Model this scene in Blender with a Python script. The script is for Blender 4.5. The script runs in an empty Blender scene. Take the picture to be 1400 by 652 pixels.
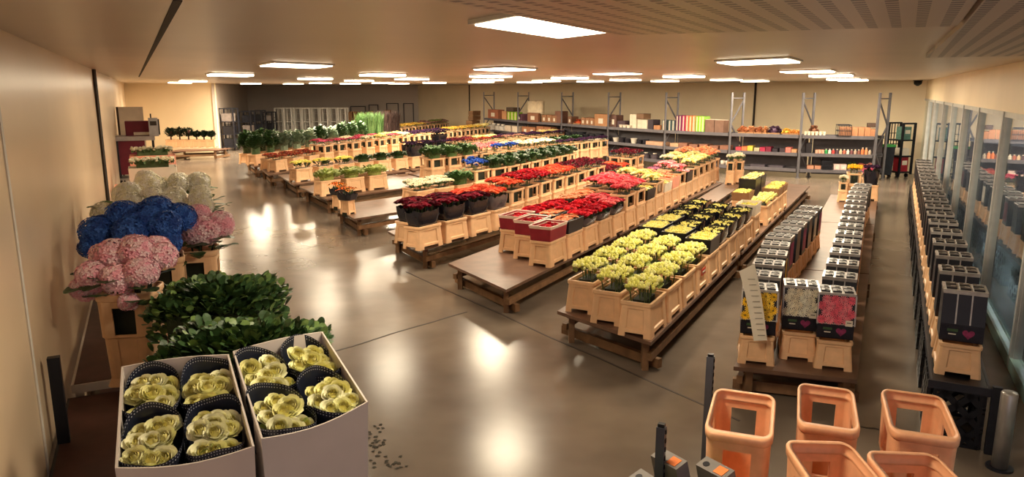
import bpy, math, random
from mathutils import Vector, Matrix
rnd = random.Random(7)
SC = bpy.context.scene
COL = SC.collection
# ------------------------------------------------------------------ camera model (1400 x 652)
FPX, CAMH, HOR = 1000.0, 2.6, 124.0
PIT = math.atan((326 - HOR) / FPX)
cP, sP = math.cos(PIT), math.sin(PIT)
CEIL = CAMH * 1.12

def G(px, py, z=0.0):
    """The point of the horizontal plane at height z that the photograph shows at pixel (px, py)."""
    x, y = (px - 700) / FPX, -(py - 326) / FPX
    t = (z - CAMH) / (-sP + y * cP)
    return Vector((x * t, (cP + y * sP) * t, z))

def WY(p, z):
    zz = z - CAMH
    return 326 - FPX * (p[1] * sP + zz * cP) / (p[1] * cP - zz * sP)

def zfor(p, py):
    lo, hi = -1.0, 3.5
    for _ in range(50):
        m = (lo + hi) / 2
        if WY(p, m) > py: lo = m
        else: hi = m
    return m

# ------------------------------------------------------------------ materials
def lin(h):
    h = h.lstrip('#')
    v = [int(h[i:i + 2], 16) / 255 for i in (0, 2, 4)]
    return tuple(c / 12.92 if c <= 0.04045 else ((c + 0.055) / 1.055) ** 2.4 for c in v) + (1,)

MATS = {}
def mat(name, col, rough=0.6, var=0.15, scale=12.0, metal=0.0, spec=0.4, bump=0.0, trans=0.0, emit=None, estr=0.0, alpha=1.0, objvar=0.0, sss=0.0):
    if name in MATS: return MATS[name]
    m = bpy.data.materials.new(name); m.use_nodes = True
    nt = m.node_tree; b = nt.nodes['Principled BSDF']
    c = lin(col) if isinstance(col, str) else tuple(col) + (1,)
    tc = nt.nodes.new('ShaderNodeTexCoord')
    nz = nt.nodes.new('ShaderNodeTexNoise'); nz.inputs['Scale'].default_value = scale; nz.inputs['Detail'].default_value = 3
    nt.links.new(tc.outputs['Object'], nz.inputs['Vector'])
    rp = nt.nodes.new('ShaderNodeValToRGB')
    rp.color_ramp.elements[0].position = 0.3; rp.color_ramp.elements[1].position = 0.7
    rp.color_ramp.elements[0].color = tuple(max(0, x * (1 - var)) for x in c[:3]) + (1,)
    rp.color_ramp.elements[1].color = tuple(min(1, x * (1 + var)) for x in c[:3]) + (1,)
    nt.links.new(nz.outputs['Fac'], rp.inputs['Fac'])
    out = rp.outputs['Color']
    if objvar:
        oi = nt.nodes.new('ShaderNodeObjectInfo'); hs = nt.nodes.new('ShaderNodeHueSaturation')
        mr = nt.nodes.new('ShaderNodeMapRange'); mr.inputs[3].default_value = 1 - objvar; mr.inputs[4].default_value = 1 + objvar
        nt.links.new(oi.outputs['Random'], mr.inputs[0]); nt.links.new(mr.outputs[0], hs.inputs['Value'])
        nt.links.new(out, hs.inputs['Color']); out = hs.outputs['Color']
    nt.links.new(out, b.inputs['Base Color'])
    b.inputs['Roughness'].default_value = rough; b.inputs['Metallic'].default_value = metal
    b.inputs['Specular IOR Level'].default_value = spec
    b.inputs['Transmission Weight'].default_value = trans
    b.inputs['Alpha'].default_value = alpha
    if bump:
        bp = nt.nodes.new('ShaderNodeBump'); bp.inputs['Strength'].default_value = bump; bp.inputs['Distance'].default_value = 0.02
        nt.links.new(nz.outputs['Fac'], bp.inputs['Height']); nt.links.new(bp.outputs[0], b.inputs['Normal'])
    if emit:
        b.inputs['Emission Color'].default_value = lin(emit); b.inputs['Emission Strength'].default_value = estr
    MATS[name] = m
    return m

# ------------------------------------------------------------------ mesh builder
class MB:
    def __init__(s): s.v, s.f, s.m, s.uv = [], [], [], None
    def add(s, tpl, M=None, mi=0):
        o = len(s.v)
        if M is None: s.v += [tuple(p) for p in tpl[0]]
        else: s.v += [tuple(M @ Vector(p)) for p in tpl[0]]
        s.f += [tuple(i + o for i in f) for f in tpl[1]]; s.m += [mi] * len(tpl[1])
        return s
    def box(s, c, d, M=None, mi=0):
        (x, y, z), (a, b, h) = c, (d[0] / 2, d[1] / 2, d[2] / 2)
        v = [(x + i * a, y + j * b, z + k * h) for k in (-1, 1) for j in (-1, 1) for i in (-1, 1)]
        f = [(0, 2, 3, 1), (4, 5, 7, 6), (0, 1, 5, 4), (2, 6, 7, 3), (0, 4, 6, 2), (1, 3, 7, 5)]
        return s.add((v, f), M, mi)
    def bar(s, p, q, w, h=None, mi=0, n=4, up=Vector((0, 0, 1))):
        p, q = Vector(p), Vector(q); h = h or w; d = (q - p).normalized()
        a = d.cross(up)
        if a.length < 1e-4: a = d.cross(Vector((1, 0, 0)))
        a.normalize(); b = a.cross(d)
        if n == 4: ring = [(-w / 2, -h / 2), (w / 2, -h / 2), (w / 2, h / 2), (-w / 2, h / 2)]
        else: ring = [(w / 2 * math.cos(2 * math.pi * i / n), w / 2 * math.sin(2 * math.pi * i / n)) for i in range(n)]
        v = [tuple(e + a * x + b * y) for e in (p, q) for x, y in ring]
        f = [(i, (i + 1) % n, n + (i + 1) % n, n + i) for i in range(n)] + [tuple(range(n))[::-1], tuple(range(n, 2 * n))]
        return s.add((v, f), None, mi)
    def lathe(s, prof, n=12, M=None, mi=0, cap=True):
        v, f = [], []
        for r, z in prof: v += [(r * math.cos(2 * math.pi * i / n), r * math.sin(2 * math.pi * i / n), z) for i in range(n)]
        for k in range(len(prof) - 1):
            for i in range(n): f.append((k * n + i, k * n + (i + 1) % n, (k + 1) * n + (i + 1) % n, (k + 1) * n + i))
        if cap: f += [tuple(range(n))[::-1], tuple(range((len(prof) - 1) * n, len(prof) * n))]
        return s.add((v, f), M, mi)
    def prism(s, poly, z0, z1, mi=0):
        n = len(poly)
        v = [(p[0], p[1], z0) for p in poly] + [(p[0], p[1], z1) for p in poly]
        f = [(i, (i + 1) % n, n + (i + 1) % n, n + i) for i in range(n)] + [tuple(range(n))[::-1], tuple(range(n, 2 * n))]
        return s.add((v, f), None, mi)
    def mesh(s, name, mats, smooth=False):
        me = bpy.data.meshes.new(name); me.from_pydata(s.v, [], s.f)
        mats = mats if isinstance(mats, (list, tuple)) else [mats]
        for m in mats: me.materials.append(m)
        if len(mats) > 1: me.polygons.foreach_set('material_index', s.m)
        if smooth: me.polygons.foreach_set('use_smooth', [True] * len(s.f))
        if s.uv:
            l = me.uv_layers.new(name='UVMap')
            for lp in me.loops: l.data[lp.index].uv = s.uv[lp.vertex_index]
        me.update()
        return me
    def build(s, name, mats, parent=None, smooth=False):
        return put(name, s.mesh(name, mats, smooth), parent)

def put(name, me, parent=None, loc=None, rz=0, sc=None):
    o = bpy.data.objects.new(name, me); COL.objects.link(o)
    if parent: o.parent = parent
    if loc is not None: o.location = loc
    if rz: o.rotation_euler = (0, 0, rz)
    if sc: o.scale = sc
    return o
def thing(name, label, cat, loc=(0, 0, 0), rz=0, group=None, sc=None):
    o = put(name, None, None, loc, rz, sc)
    return tag(o, label, cat, group)
def tag(o, label, cat, group=None, kind=None):
    o['label'] = label; o['category'] = cat
    if group: o['group'] = group
    if kind: o['kind'] = kind
    return o
def struct(o, label, cat): return tag(o, label, cat, None, 'structure')
def copy_tree(root, loc, rz=0, label=None, group=None, sc=None, cat=None):
    c = root.copy(); COL.objects.link(c); c.location = loc; c.rotation_euler = (0, 0, rz)
    if sc: c.scale = sc
    if label: c['label'] = label
    if group: c['group'] = group
    if cat: c['category'] = cat
    for ch in root.children:
        d = ch.copy(); COL.objects.link(d); d.parent = c
        for g in ch.children:
            e = g.copy(); COL.objects.link(e); e.parent = d
    return c
ORD = ['', 'first', 'second', 'third', 'fourth', 'fifth', 'sixth', 'seventh', 'eighth', 'ninth', 'tenth', 'eleventh', 'twelfth', 'thirteenth', 'fourteenth', 'fifteenth', 'sixteenth', 'seventeenth', 'eighteenth', 'nineteenth', 'twentieth']
def ordn(i):
    return ORD[i] if i <= 20 else 'twenty-' + ORD[i - 20] if i < 30 else 'thirtieth' if i == 30 else 'thirty-' + ORD[i - 30]

# ------------------------------------------------------------------ flower templates (unit radius, facing +Z)
def petal(phi, half, r0, r1, h, curl=0.0, nu=2, nv=2, tip=0.6, z0=0.0):
    v, f = [], []
    for j in range(nv + 1):
        t = j / nv
        r = r0 + (r1 - r0) * (t ** 0.8) + curl * max(0, t - 0.6) ** 2 * 6
        z = z0 + h * t - abs(curl) * max(0, t - 0.7) ** 2 * 5
        w = half * (1 - (1 - tip) * t ** 3) * (0.55 + 0.45 * min(1, t * 2))
        for i in range(nu + 1):
            u = -1 + 2 * i / nu
            rr = r * (1 - 0.06 * u * u)
            v.append((rr * math.cos(phi + u * w), rr * math.sin(phi + u * w), z - 0.10 * h * t * u * u))
    for j in range(nv):
        for i in range(nu):
            a = j * (nu + 1) + i; f.append((a, a + 1, a + nu + 2, a + nu + 1))
    return v, f
def merge(*ts):
    v, f = [], []
    for a, b in ts:
        o = len(v); v += list(a); f += [tuple(i + o for i in q) for q in b]
    return v, f
def lath(prof, n):
    m = MB(); m.lathe(prof, n); return m.v, m.f
PI2 = 2 * math.pi
def petal2(phi, half, a, h, close, nu, nv):
    v, f = [], []
    for j in range(nv + 1):
        t = j / nv
        r = a * (.30 + .70 * math.sin(min(1, t * 1.15) * math.pi / 2)) * (1 - close * max(0, t - .55) / .45)
        w = half * (.6 + .4 * math.sin(math.pi * min(1, t * 1.4) / 2)) * (1 - .45 * max(0, t - .7) / .3)
        for i in range(nu + 1):
            u = -1 + 2 * i / nu; rr = r * (1 + .05 * u)
            v.append((rr * math.cos(phi + u * w), rr * math.sin(phi + u * w), h * (t - .10 * t * u * u)))
    for j in range(nv):
        for i in range(nu): q = j * (nu + 1) + i; f.append((q, q + 1, q + nu + 2, q + nu + 1))
    return v, f
def rose_full():
    ps = []
    for k, (a, h, c, m) in enumerate(((.20, 1.25, .5, 3), (.36, 1.24, .35, 4), (.54, 1.20, .22, 5), (.74, 1.10, .05, 5), (.92, .98, -.12, 5), (1.0, .74, -.28, 6))):
        for i in range(m): ps.append(petal2(PI2 * i / m + k * .9, PI2 / m * .68, a, h, c, 4, 5))
    return merge(*ps)
def rose(hi):
    ps = []; n = 4 if hi else 2
    layers = [(0.10, 0.22, 0.95, 0.0, 3), (0.16, 0.40, 0.98, 0.04, 4), (0.24, 0.62, 1.0, 0.06, 5), (0.28, 0.82, 0.95, 0.10, 5), (0.30, 1.0, 0.82, 0.14, 6)]
    if not hi: layers = [layers[1], layers[3], layers[4]]
    for k, (a, b, h, c, m) in enumerate(layers):
        for i in range(m): ps.append(petal(PI2 * i / m + k * 0.7, PI2 / m * 0.72, a, b, h, c, n, n, 0.75))
    ps.append(lath([(0.02, 0), (0.25, 0.0), (0.3, 0.35), (0.12, 0.8)], 6))
    return merge(*ps)
T_ROSE_HI, T_ROSE = rose_full(), rose(False)
T_CUP = merge(lath([(0.2, 0), (0.75, 0.25), (0.95, 0.7), (0.55, 1.25)], 6), *[petal(PI2 * i / 6 + .5, .55, .55, 1.0, 1.5, 0.05, 2, 2, .4) for i in range(6)])
T_BUD = lath([(0.1, 0), (0.7, 0.3), (0.95, 0.9), (0.6, 1.5), (0.12, 1.85)], 6)
T_DAISY = merge(*[petal(PI2 * i / 13, .2, .2, 1.0, .15, 0.0, 1, 2, .5) for i in range(13)], *[petal(PI2 * i / 11, .22, .15, .7, .25, 0.0, 1, 2, .5) for i in range(11)])
T_EYE = lath([(0.3, 0.1), (0.28, 0.28), (0.1, 0.34)], 8)
T_POM = merge(*[petal(PI2 * i / 8 + k * .4, .4, .2, r, h, 0, 1, 2, .7) for k, (r, h) in enumerate(((1.0, .35), (.85, .7), (.55, 1.0))) for i in range(8)])
def leaf_t(L=1.0, W=0.3, bend=0.3, fold=0.15):
    v, f = [], []
    for j, (t, w) in enumerate(((0, .12), (.3, .85), (.7, 1.0), (.93, .62), (1.03, .12))):
        for u in (-1, 0, 1): v.append((u * w * W, bend * t * t * L, t * L * (1 - .25 * bend * t) - (fold * W if u == 0 else 0)))
    for j in range(4):
        for i in range(2): a = j * 3 + i; f.append((a, a + 1, a + 4, a + 3))
    return v, f
T_LEAF = leaf_t()
T_BLADE = ([(-.03, 0, 0), (.03, 0, 0), (.025, .05, .6), (-.025, .05, .6), (0, .15, 1)], [(0, 1, 2, 3), (3, 2, 4)])
def xf(x, y, z, s, tilt=0.0, az=0.0, spin=0.0, sz=None):
    return Matrix.Translation((x, y, z)) @ Matrix.Rotation(az, 4, 'Z') @ Matrix.Rotation(tilt, 4, 'X') @ Matrix.Rotation(spin, 4, 'Z') @ Matrix.Diagonal((s, s, sz or s, 1))

# ------------------------------------------------------------------ moulded containers
def shell(levels, r, t, cols=(-1, -.64, -.58, .58, .64, 1), arc=2, rec=(99, -1), depth=.007, hole=lambda j, k, i: False, floor=0, rimclose=True):
    """A rounded-rectangle moulded wall with thickness t. levels: (z, half x, half y); rec: levels whose middle columns sit deeper; hole(level, side, column) leaves a wall face out."""
    m = MB(); nc = len(cols); N = 4 * (nc + arc)
    rings = []
    for inner in (0, 1):
        for j, (z, a, b) in enumerate(levels):
            aa, bb, rr = a - inner * t, b - inner * t, max(.004, r - inner * t)
            ring = []
            for k in range(4):
                ang = k * math.pi / 2
                hn, ht = (aa, bb) if k % 2 == 0 else (bb, aa)
                for i, c in enumerate(cols):
                    d = hn - (depth if (not inner and rec[0] <= j <= rec[1] and abs(c) <= .6) else 0)
                    x, y = d, c * (ht - rr)
                    ring.append((x * math.cos(ang) - y * math.sin(ang), x * math.sin(ang) + y * math.cos(ang), z))
                for q in range(1, arc + 1):
                    th = math.pi / 2 * q / (arc + 1)
                    x, y = hn - rr + rr * math.cos(th), ht - rr + rr * math.sin(th)
                    ring.append((x * math.cos(ang) - y * math.sin(ang), x * math.sin(ang) + y * math.cos(ang), z))
            rings.append(len(m.v)); m.v += ring
    L = len(levels)
    H = {}
    for j in range(L - 1):
        for i in range(N):
            k, c = divmod(i, nc + arc)
            h = c < nc - 1 and hole(j, k, c); H[j, i] = h
            if h: continue
            o, n2 = rings[j], rings[j + 1]; i2 = (i + 1) % N
            m.f.append((o + i, o + i2, n2 + i2, n2 + i))
            if j >= floor:
                o, n2 = rings[L + j], rings[L + j + 1]; m.f.append((o + i, n2 + i, n2 + i2, o + i2))
    for j in range(L - 1):
        for i in range(N):
            if not H[j, i]: continue
            i2 = (i + 1) % N
            o, n2, p, q = rings[j], rings[j + 1], rings[L + j], rings[L + j + 1]
            if not H.get((j - 1, i)) and j > 0: m.f.append((o + i, o + i2, p + i2, p + i))
            if not H.get((j + 1, i)) and j < L - 2: m.f.append((n2 + i2, n2 + i, q + i, q + i2))
            if not H.get((j, (i - 1) % N)): m.f.append((o + i, p + i, q + i, n2 + i))
            if not H.get((j, i2)): m.f.append((o + i2, n2 + i2, q + i2, p + i2))
    if rimclose:
        o, p = rings[L - 1], rings[2 * L - 1]
        for i in range(N): i2 = (i + 1) % N; m.f.append((o + i, o + i2, p + i2, p + i))
    if floor >= 0: m.f.append(tuple(rings[L + floor] + i for i in range(N)))
    else:
        o, p = rings[0], rings[L]
        for i in range(N): i2 = (i + 1) % N; m.f.append((o + i2, o + i, p + i, p + i2))
    m.m = [0] * len(m.f)
    return m
M_CR = mat('peach_plastic', '#e9bd92', .42, .08, 9, objvar=.10, spec=.35)
M_CR2 = mat('orange_plastic', '#f0b286', .38, .10, 14, objvar=.05, spec=.4)
CH, TH = .335, .585                    # crate height without and with its collar
def crate_meshes():
    a, b = .165, .245
    lv = [(0, a, b), (.040, a - .003, b - .003), (.044, a - .003, b - .003), (.074, a - .006, b - .006), (.082, a - .007, b - .007), (CH - .075, a - .022, b - .022), (CH - .067, a - .022, b - .022), (CH - .03, a - .024, b - .024)]
    body = shell(lv, .022, .018, rec=(4, 5), depth=.013, hole=lambda j, k, c: j == 0 and c in (1, 2, 3), floor=2).mesh('body', M_CR)
    rim = shell([(CH - .042, a - .018, b - .018), (CH - .03, a - .013, b - .013), (CH - .004, a - .013, b - .013), (CH, a - .016, b - .016)], .025, .020, arc=2, floor=-1).mesh('rim', M_CR)
    cl_ = (-1, -.76, -.71, .71, .76, 1)
    lc = [(CH, a - .026, b - .026), (CH + .03, a - .028, b - .028), (CH + .032, a - .028, b - .028), (TH - .045, a - .026, b - .026), (TH - .042, a - .020, b - .020), (TH - .02, a - .012, b - .012), (TH, a - .013, b - .013)]
    collar = shell(lc, .022, .012, cols=cl_, hole=lambda j, k, c: j == 2 and c in (1, 2, 3), floor=-1).mesh('collar', M_CR)
    return body, rim, collar
CB, CRIM, CCOL = crate_meshes()
FREE = (0, 0, -50)
def proto_crate(kind):
    r = thing('low_crate' if kind == 'L' else 'tall_crate', '', 'flower crate', FREE)
    put('body', CB, r); put('rim', CRIM, r)
    if kind == 'T': put('collar', CCOL, r)
    return r
# ------------------------------------------------------------------ bunches that stand in the crates
GREEN = mat('leaf_green', '#4c6a3a', .45, .35, 20, objvar=.2)
DGREEN = mat('leaf_dark_green', '#38532f', .42, .35, 20, objvar=.2)
LGREEN = mat('leaf_lime', '#a4b060', .5, .3, 20, objvar=.15)
GGREEN = mat('leaf_grey_green', '#7d8f76', .6, .3, 20, objvar=.15)
STEM = mat('stem_green', '#4a5a34', .6, .3, 15)
STEMD = mat('stem_dark_shade', '#20261a', .7, .3, 15)  # stems kept near-black to stand in for shade inside crates and tubs
FILM = mat('dark_sleeve_film', '#22222b', .18, .2, 10, spec=.6)
FILMC = mat('smoky_sleeve_film', '#5b5258', .15, .2, 10, spec=.7)
BLACKB = mat('black_box_plastic', '#17171f', .35, .2, 8, spec=.5)
WINEB = mat('wine_red_box', '#8e2030', .3, .15, 8, spec=.5)
SALMB = mat('salmon_carton', '#f0a58c', .6, .08, 8)
WHITEB = mat('white_carton', '#e6dccb', .65, .06, 6, objvar=.04)
BROWNB = mat('brown_carton', '#9a7350', .75, .12, 8, objvar=.15)
CLEARRIM = mat('clear_pale_rim', '#e9cfc0', .15, .05, 8, spec=.7)
def tones(nm, *cols): return [mat('%s_bloom_%d' % (nm, i), c, .55, .14, 30, objvar=.08, spec=.25) for i, c in enumerate(cols)]
TN = {
    'lime': tones('lime', '#f4f08a', '#e8e676', '#faf6a8'), 'cream': tones('cream', '#f3e4a0', '#efd98a', '#f8efc0'),
    'paleyel': tones('pale_yellow', '#f3eb98', '#eee27e'), 'burg': tones('burgundy', '#6e1026', '#540a1e', '#8a1830'),
    'red': tones('red', '#c8142e', '#e02a3a', '#a80f26'), 'salmon': tones('salmon', '#f2704e', '#f58a5e', '#e85a44'),
    'coral': tones('coral_pink', '#f4727e', '#f88a8c', '#ea6070'), 'peach': tones('peach', '#f6b088', '#f29a70', '#f8c4a0'),
    'orange': tones('orange', '#f58a1c', '#f49a30', '#ee7414'), 'white': tones('white', '#f4ead2', '#ece0c4', '#fbf4e0'),
    'rust': tones('rust', '#a84830', '#8c3428', '#b85c3c'), 'purple': tones('purple', '#3c1c3e', '#4c2450', '#2c1430'),
    'maroon': tones('maroon', '#701e34', '#8c2840', '#501428'), 'pink': tones('pink', '#f0a0a4', '#f4b4b2', '#e88890'),
    'hotpink': tones('hot_pink', '#e05880', '#ec789a', '#c84068'), 'blue': tones('blue', '#2f57b0', '#24468e', '#3f6ccc'),
    'mustard': tones('mustard', '#d8b04a', '#c89838', '#e4c868'), 'yellow': tones('yellow', '#f2c02c', '#f4cc48'),
    'taupe': tones('taupe', '#a07868', '#8c6458', '#b48c7c'), 'mauve': tones('mauve', '#b06a8a', '#c07e9c'),
}
# key: words, tone, head, head size, nx, ny, rise, dome, leaf count, leaf material, wrap, stem-visible
BT = {
    'y': ('lime-yellow flower bunch', 'lime', T_BUD, .022, 8, 10, .09, .07, 24, LGREEN, None),
    'bb': ('pale yellow flowers in black box', 'paleyel', T_CUP, .023, 8, 12, .15, .012, 0, GREEN, ('box', BLACKB, .185)),
    'sl': ('cream tulips in black sleeves', 'paleyel', T_CUP, .028, 4, 6, .11, .03, 6, GREEN, ('sleeve', FILM, .17)),
    'br': ('burgundy roses in dark sleeves', 'burg', T_ROSE, .041, 6, 9, .25, .05, 14, DGREEN, ('sleeve', FILM, .21)),
    'sm': ('salmon roses in smoky sleeves', 'salmon', T_ROSE, .041, 6, 9, .25, .05, 14, DGREEN, ('sleeve', FILMC, .21)),
    'wb': ('red roses in wine-red box', 'red', T_ROSE, .030, 5, 7, .13, .02, 0, DGREEN, ('wine', WINEB, .19)),
    'pb': ('peach roses in black box', 'peach', T_ROSE, .028, 5, 8, .165, .015, 0, DGREEN, ('box', BLACKB, .18)),
    'rd': ('deep red rose bunch', 'red', T_ROSE, .041, 6, 9, .14, .04, 16, DGREEN, ('sleeve', FILMC, .10)),
    'rp': ('red and peach rose bunch', 'coral', T_ROSE, .041, 6, 9, .15, .04, 16, DGREEN, ('sleeve', FILMC, .10)),
    'pe': ('peach rose bunch', 'peach', T_ROSE, .041, 6, 9, .16, .04, 10, DGREEN, ('sleeve', FILM, .10)),
    'co': ('coral pink rose bunch', 'coral', T_ROSE, .041, 6, 9, .08, .05, 18, DGREEN, None),
    'or': ('orange rose bunch', 'salmon', T_ROSE, .041, 6, 9, .07, .05, 18, DGREEN, None),
    're': ('bright red rose bunch', 'red', T_ROSE, .041, 6, 9, .09, .06, 18, DGREEN, None),
    'bu': ('burgundy carnation bunch', 'burg', T_POM, .040, 5, 7, .08, .05, 18, DGREEN, None),
    'cb': ('cream roses in black box', 'cream', T_ROSE, .030, 5, 8, .17, .02, 0, DGREEN, ('box', BLACKB, .18)),
    'cr': ('cream rose bunch', 'cream', T_ROSE, .041, 6, 9, .06, .05, 14, GREEN, None),
    'cw': ('cream roses in white carton', 'cream', T_ROSE, .030, 5, 8, .15, .02, 4, GREEN, ('box', WHITEB, .17)),
    'sb': ('peach roses in salmon carton', 'peach', T_ROSE, .030, 5, 8, .20, .02, 0, GREEN, ('box', SALMB, .22)),
    'pk': ('pink and white rose bunch', 'pink', T_ROSE, .041, 6, 9, .09, .04, 8, GREEN, None),
    'kb': ('pink roses in black box', 'pink', T_ROSE, .030, 5, 8, .21, .02, 0, GREEN, ('box', BLACKB, .22)),
    'mv': ('mauve flowers in black box', 'mauve', T_ROSE, .030, 5, 8, .19, .02, 0, GREEN, ('box', BLACKB, .20)),
    'ps': ('pale spray rose bunch', 'cream', T_POM, .038, 5, 8, .10, .07, 20, GREEN, None),
    'po': ('orange spray rose bunch', 'peach', T_POM, .038, 5, 8, .12, .09, 18, GREEN, None),
    'gw': ('white flower bunch with leaves', 'white', T_POM, .038, 5, 7, .10, .04, 20, GREEN, None),
    'gx': ('greenish white flowers in white carton', 'paleyel', T_POM, .026, 5, 8, .12, .01, 14, LGREEN, ('box', WHITEB, .18)),
    'yb': ('yellow flowers in brown carton', 'paleyel', T_CUP, .024, 6, 9, .13, .01, 0, GREEN, ('box', BROWNB, .15)),
    'yt': ('yellow tulip bunch', 'paleyel', T_BUD, .024, 6, 8, .05, .02, 16, LGREEN, None),
    'db': ('cream flowers in tall black box', 'cream', T_CUP, .024, 6, 9, .31, .01, 0, GREEN, ('box', BLACKB, .33)),
    'gd': ('dark green foliage bunch', None, None, 0, 0, 0, .03, .15, 230, DGREEN, None),
    'gb': ('round green foliage bunch', None, None, 0, 0, 0, .06, .20, 330, GREEN, None),
    'gl': ('light green foliage bunch', None, None, 0, 0, 0, .03, .13, 230, LGREEN, None),
    'gg': ('grey-green foliage bunch', None, None, 0, 0, 0, .14, .46, 420, GGREEN, None),
    'gt': ('tall dark green foliage bunch', None, None, 0, 0, 0, .18, .56, 360, DGREEN, None),
    'wy': ('white and yellow daisy bunch', 'paleyel', T_POM, .045, 5, 7, .11, .05, 60, DGREEN, None),
    'wg': ('white-green daisy bunch', 'white', T_POM, .042, 5, 8, .09, .04, 60, GREEN, None),
    'og': ('orange gerbera bunch', 'orange', T_DAISY, .05, 4, 5, .15, .05, 14, DGREEN, ('sleeve', FILM, .11)),
    'ph': ('pink hydrangea bunch', 'pink', T_POM, .05, 4, 5, .07, .14, 8, DGREEN, None),
    'bh': ('blue hydrangea bunch', 'blue', T_POM, .05, 4, 5, .07, .12, 8, DGREEN, None),
    'wh': ('white lily bunch', 'white', T_ROSE, .05, 4, 5, .10, .06, 40, DGREEN, None),
    'pu': ('dark purple flower bunch', 'purple', T_POM, .042, 5, 7, .06, .05, 16, DGREEN, None),
    'pt': ('dark purple flowers in tall sleeve', 'purple', T_POM, .042, 5, 7, .34, .03, 6, DGREEN, ('sleeve', FILM, .30)),
    'ma': ('maroon flower bunch', 'maroon', T_POM, .042, 5, 7, .07, .05, 14, DGREEN, None),
    'ru': ('rust-red flower bunch', 'rust', T_POM, .042, 5, 7, .06, .04, 20, DGREEN, None),
    'hp': ('hot pink flower bunch', 'hotpink', T_ROSE, .035, 5, 7, .08, .05, 14, GREEN, None),
    'mu': ('mustard yellow flower bunch', 'mustard', T_POM, .042, 5, 7, .07, .05, 14, LGREEN, None),
    'yw': ('golden yellow flower bunch', 'yellow', T_POM, .042, 5, 7, .08, .05, 10, GREEN, None),
    'ta': ('dusky taupe flower bunch', 'taupe', T_POM, .042, 5, 7, .06, .05, 16, GGREEN, None),
    'wt': ('white chrysanthemum bunch', 'white', T_POM, .042, 5, 7, .08, .05, 12, GREEN, None),
    'cm': ('creamy chrysanthemum bunch', 'cream', T_POM, .042, 5, 7, .08, .05, 12, LGREEN, None),
    'gr': ('tall bright green grass bunch', None, 'grass', 0, 0, 0, .0, .95, 260, GREEN, None),
    'bk': ('tall dark brown reed bunch', None, 'grass', 0, 0, 0, .0, .98, 300, mat('dark_reed', '#3b2a26', .7, .3, 20), None),
}
HX, HY = .135, .215
def leaf_ball(mb, H, rise, dome, n, R, size=(.05, .085), spread=1.0):
    for i in range(n):
        u, v = R.uniform(-1, 1), R.uniform(-1, 1)
        x, y = u * math.sqrt(1 - v * v / 2) * HX * 1.12 * spread, v * math.sqrt(1 - u * u / 2) * HY * 1.08 * spread
        q = 1 - (u * u + v * v) / 2.2
        z = H + .014 + rise * R.random() + dome * max(0.05, q) * R.uniform(.35, .95)
        s = R.uniform(*size)
        az = math.atan2(-x, y) + R.uniform(-.8, .8)
        mb.add(T_LEAF, xf(x, y, z, s * 1.3, -R.uniform(.1, .9), az, 0, s))
def sleeve_mesh(H, top, R, hx=.142, hy=.222, n=32, flare=.012):
    v, f = [], []
    for j, z in enumerate((H + .003, H + top * .55, H + top)):
        for i in range(n):
            t = PI2 * i / n; c, s = math.cos(t), math.sin(t)
            k = (abs(c) ** 5 + abs(s) ** 5) ** (-1 / 5)
            w = (.96 if j == 0 else 1) + flare * j * 3
            zz = z + (R.uniform(-.02, .035) if j == 2 else 0)
            v.append((c * k * (hx * .9 if j == 0 else hx) * w, s * k * (hy * .92 if j == 0 else hy) * w, zz))
    for j in range(2):
        for i in range(n): a = j * n + i; b = j * n + (i + 1) % n; f.append((a, b, b + n, a + n))
    return v, f
def open_box(z0, z1, a0, b0, a1, b1, t=.006):
    m = shell([(z0, a0, b0), (z1, a1, b1)], .008, t, cols=(-1, 0, 1), arc=1, floor=0)
    return m
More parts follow.
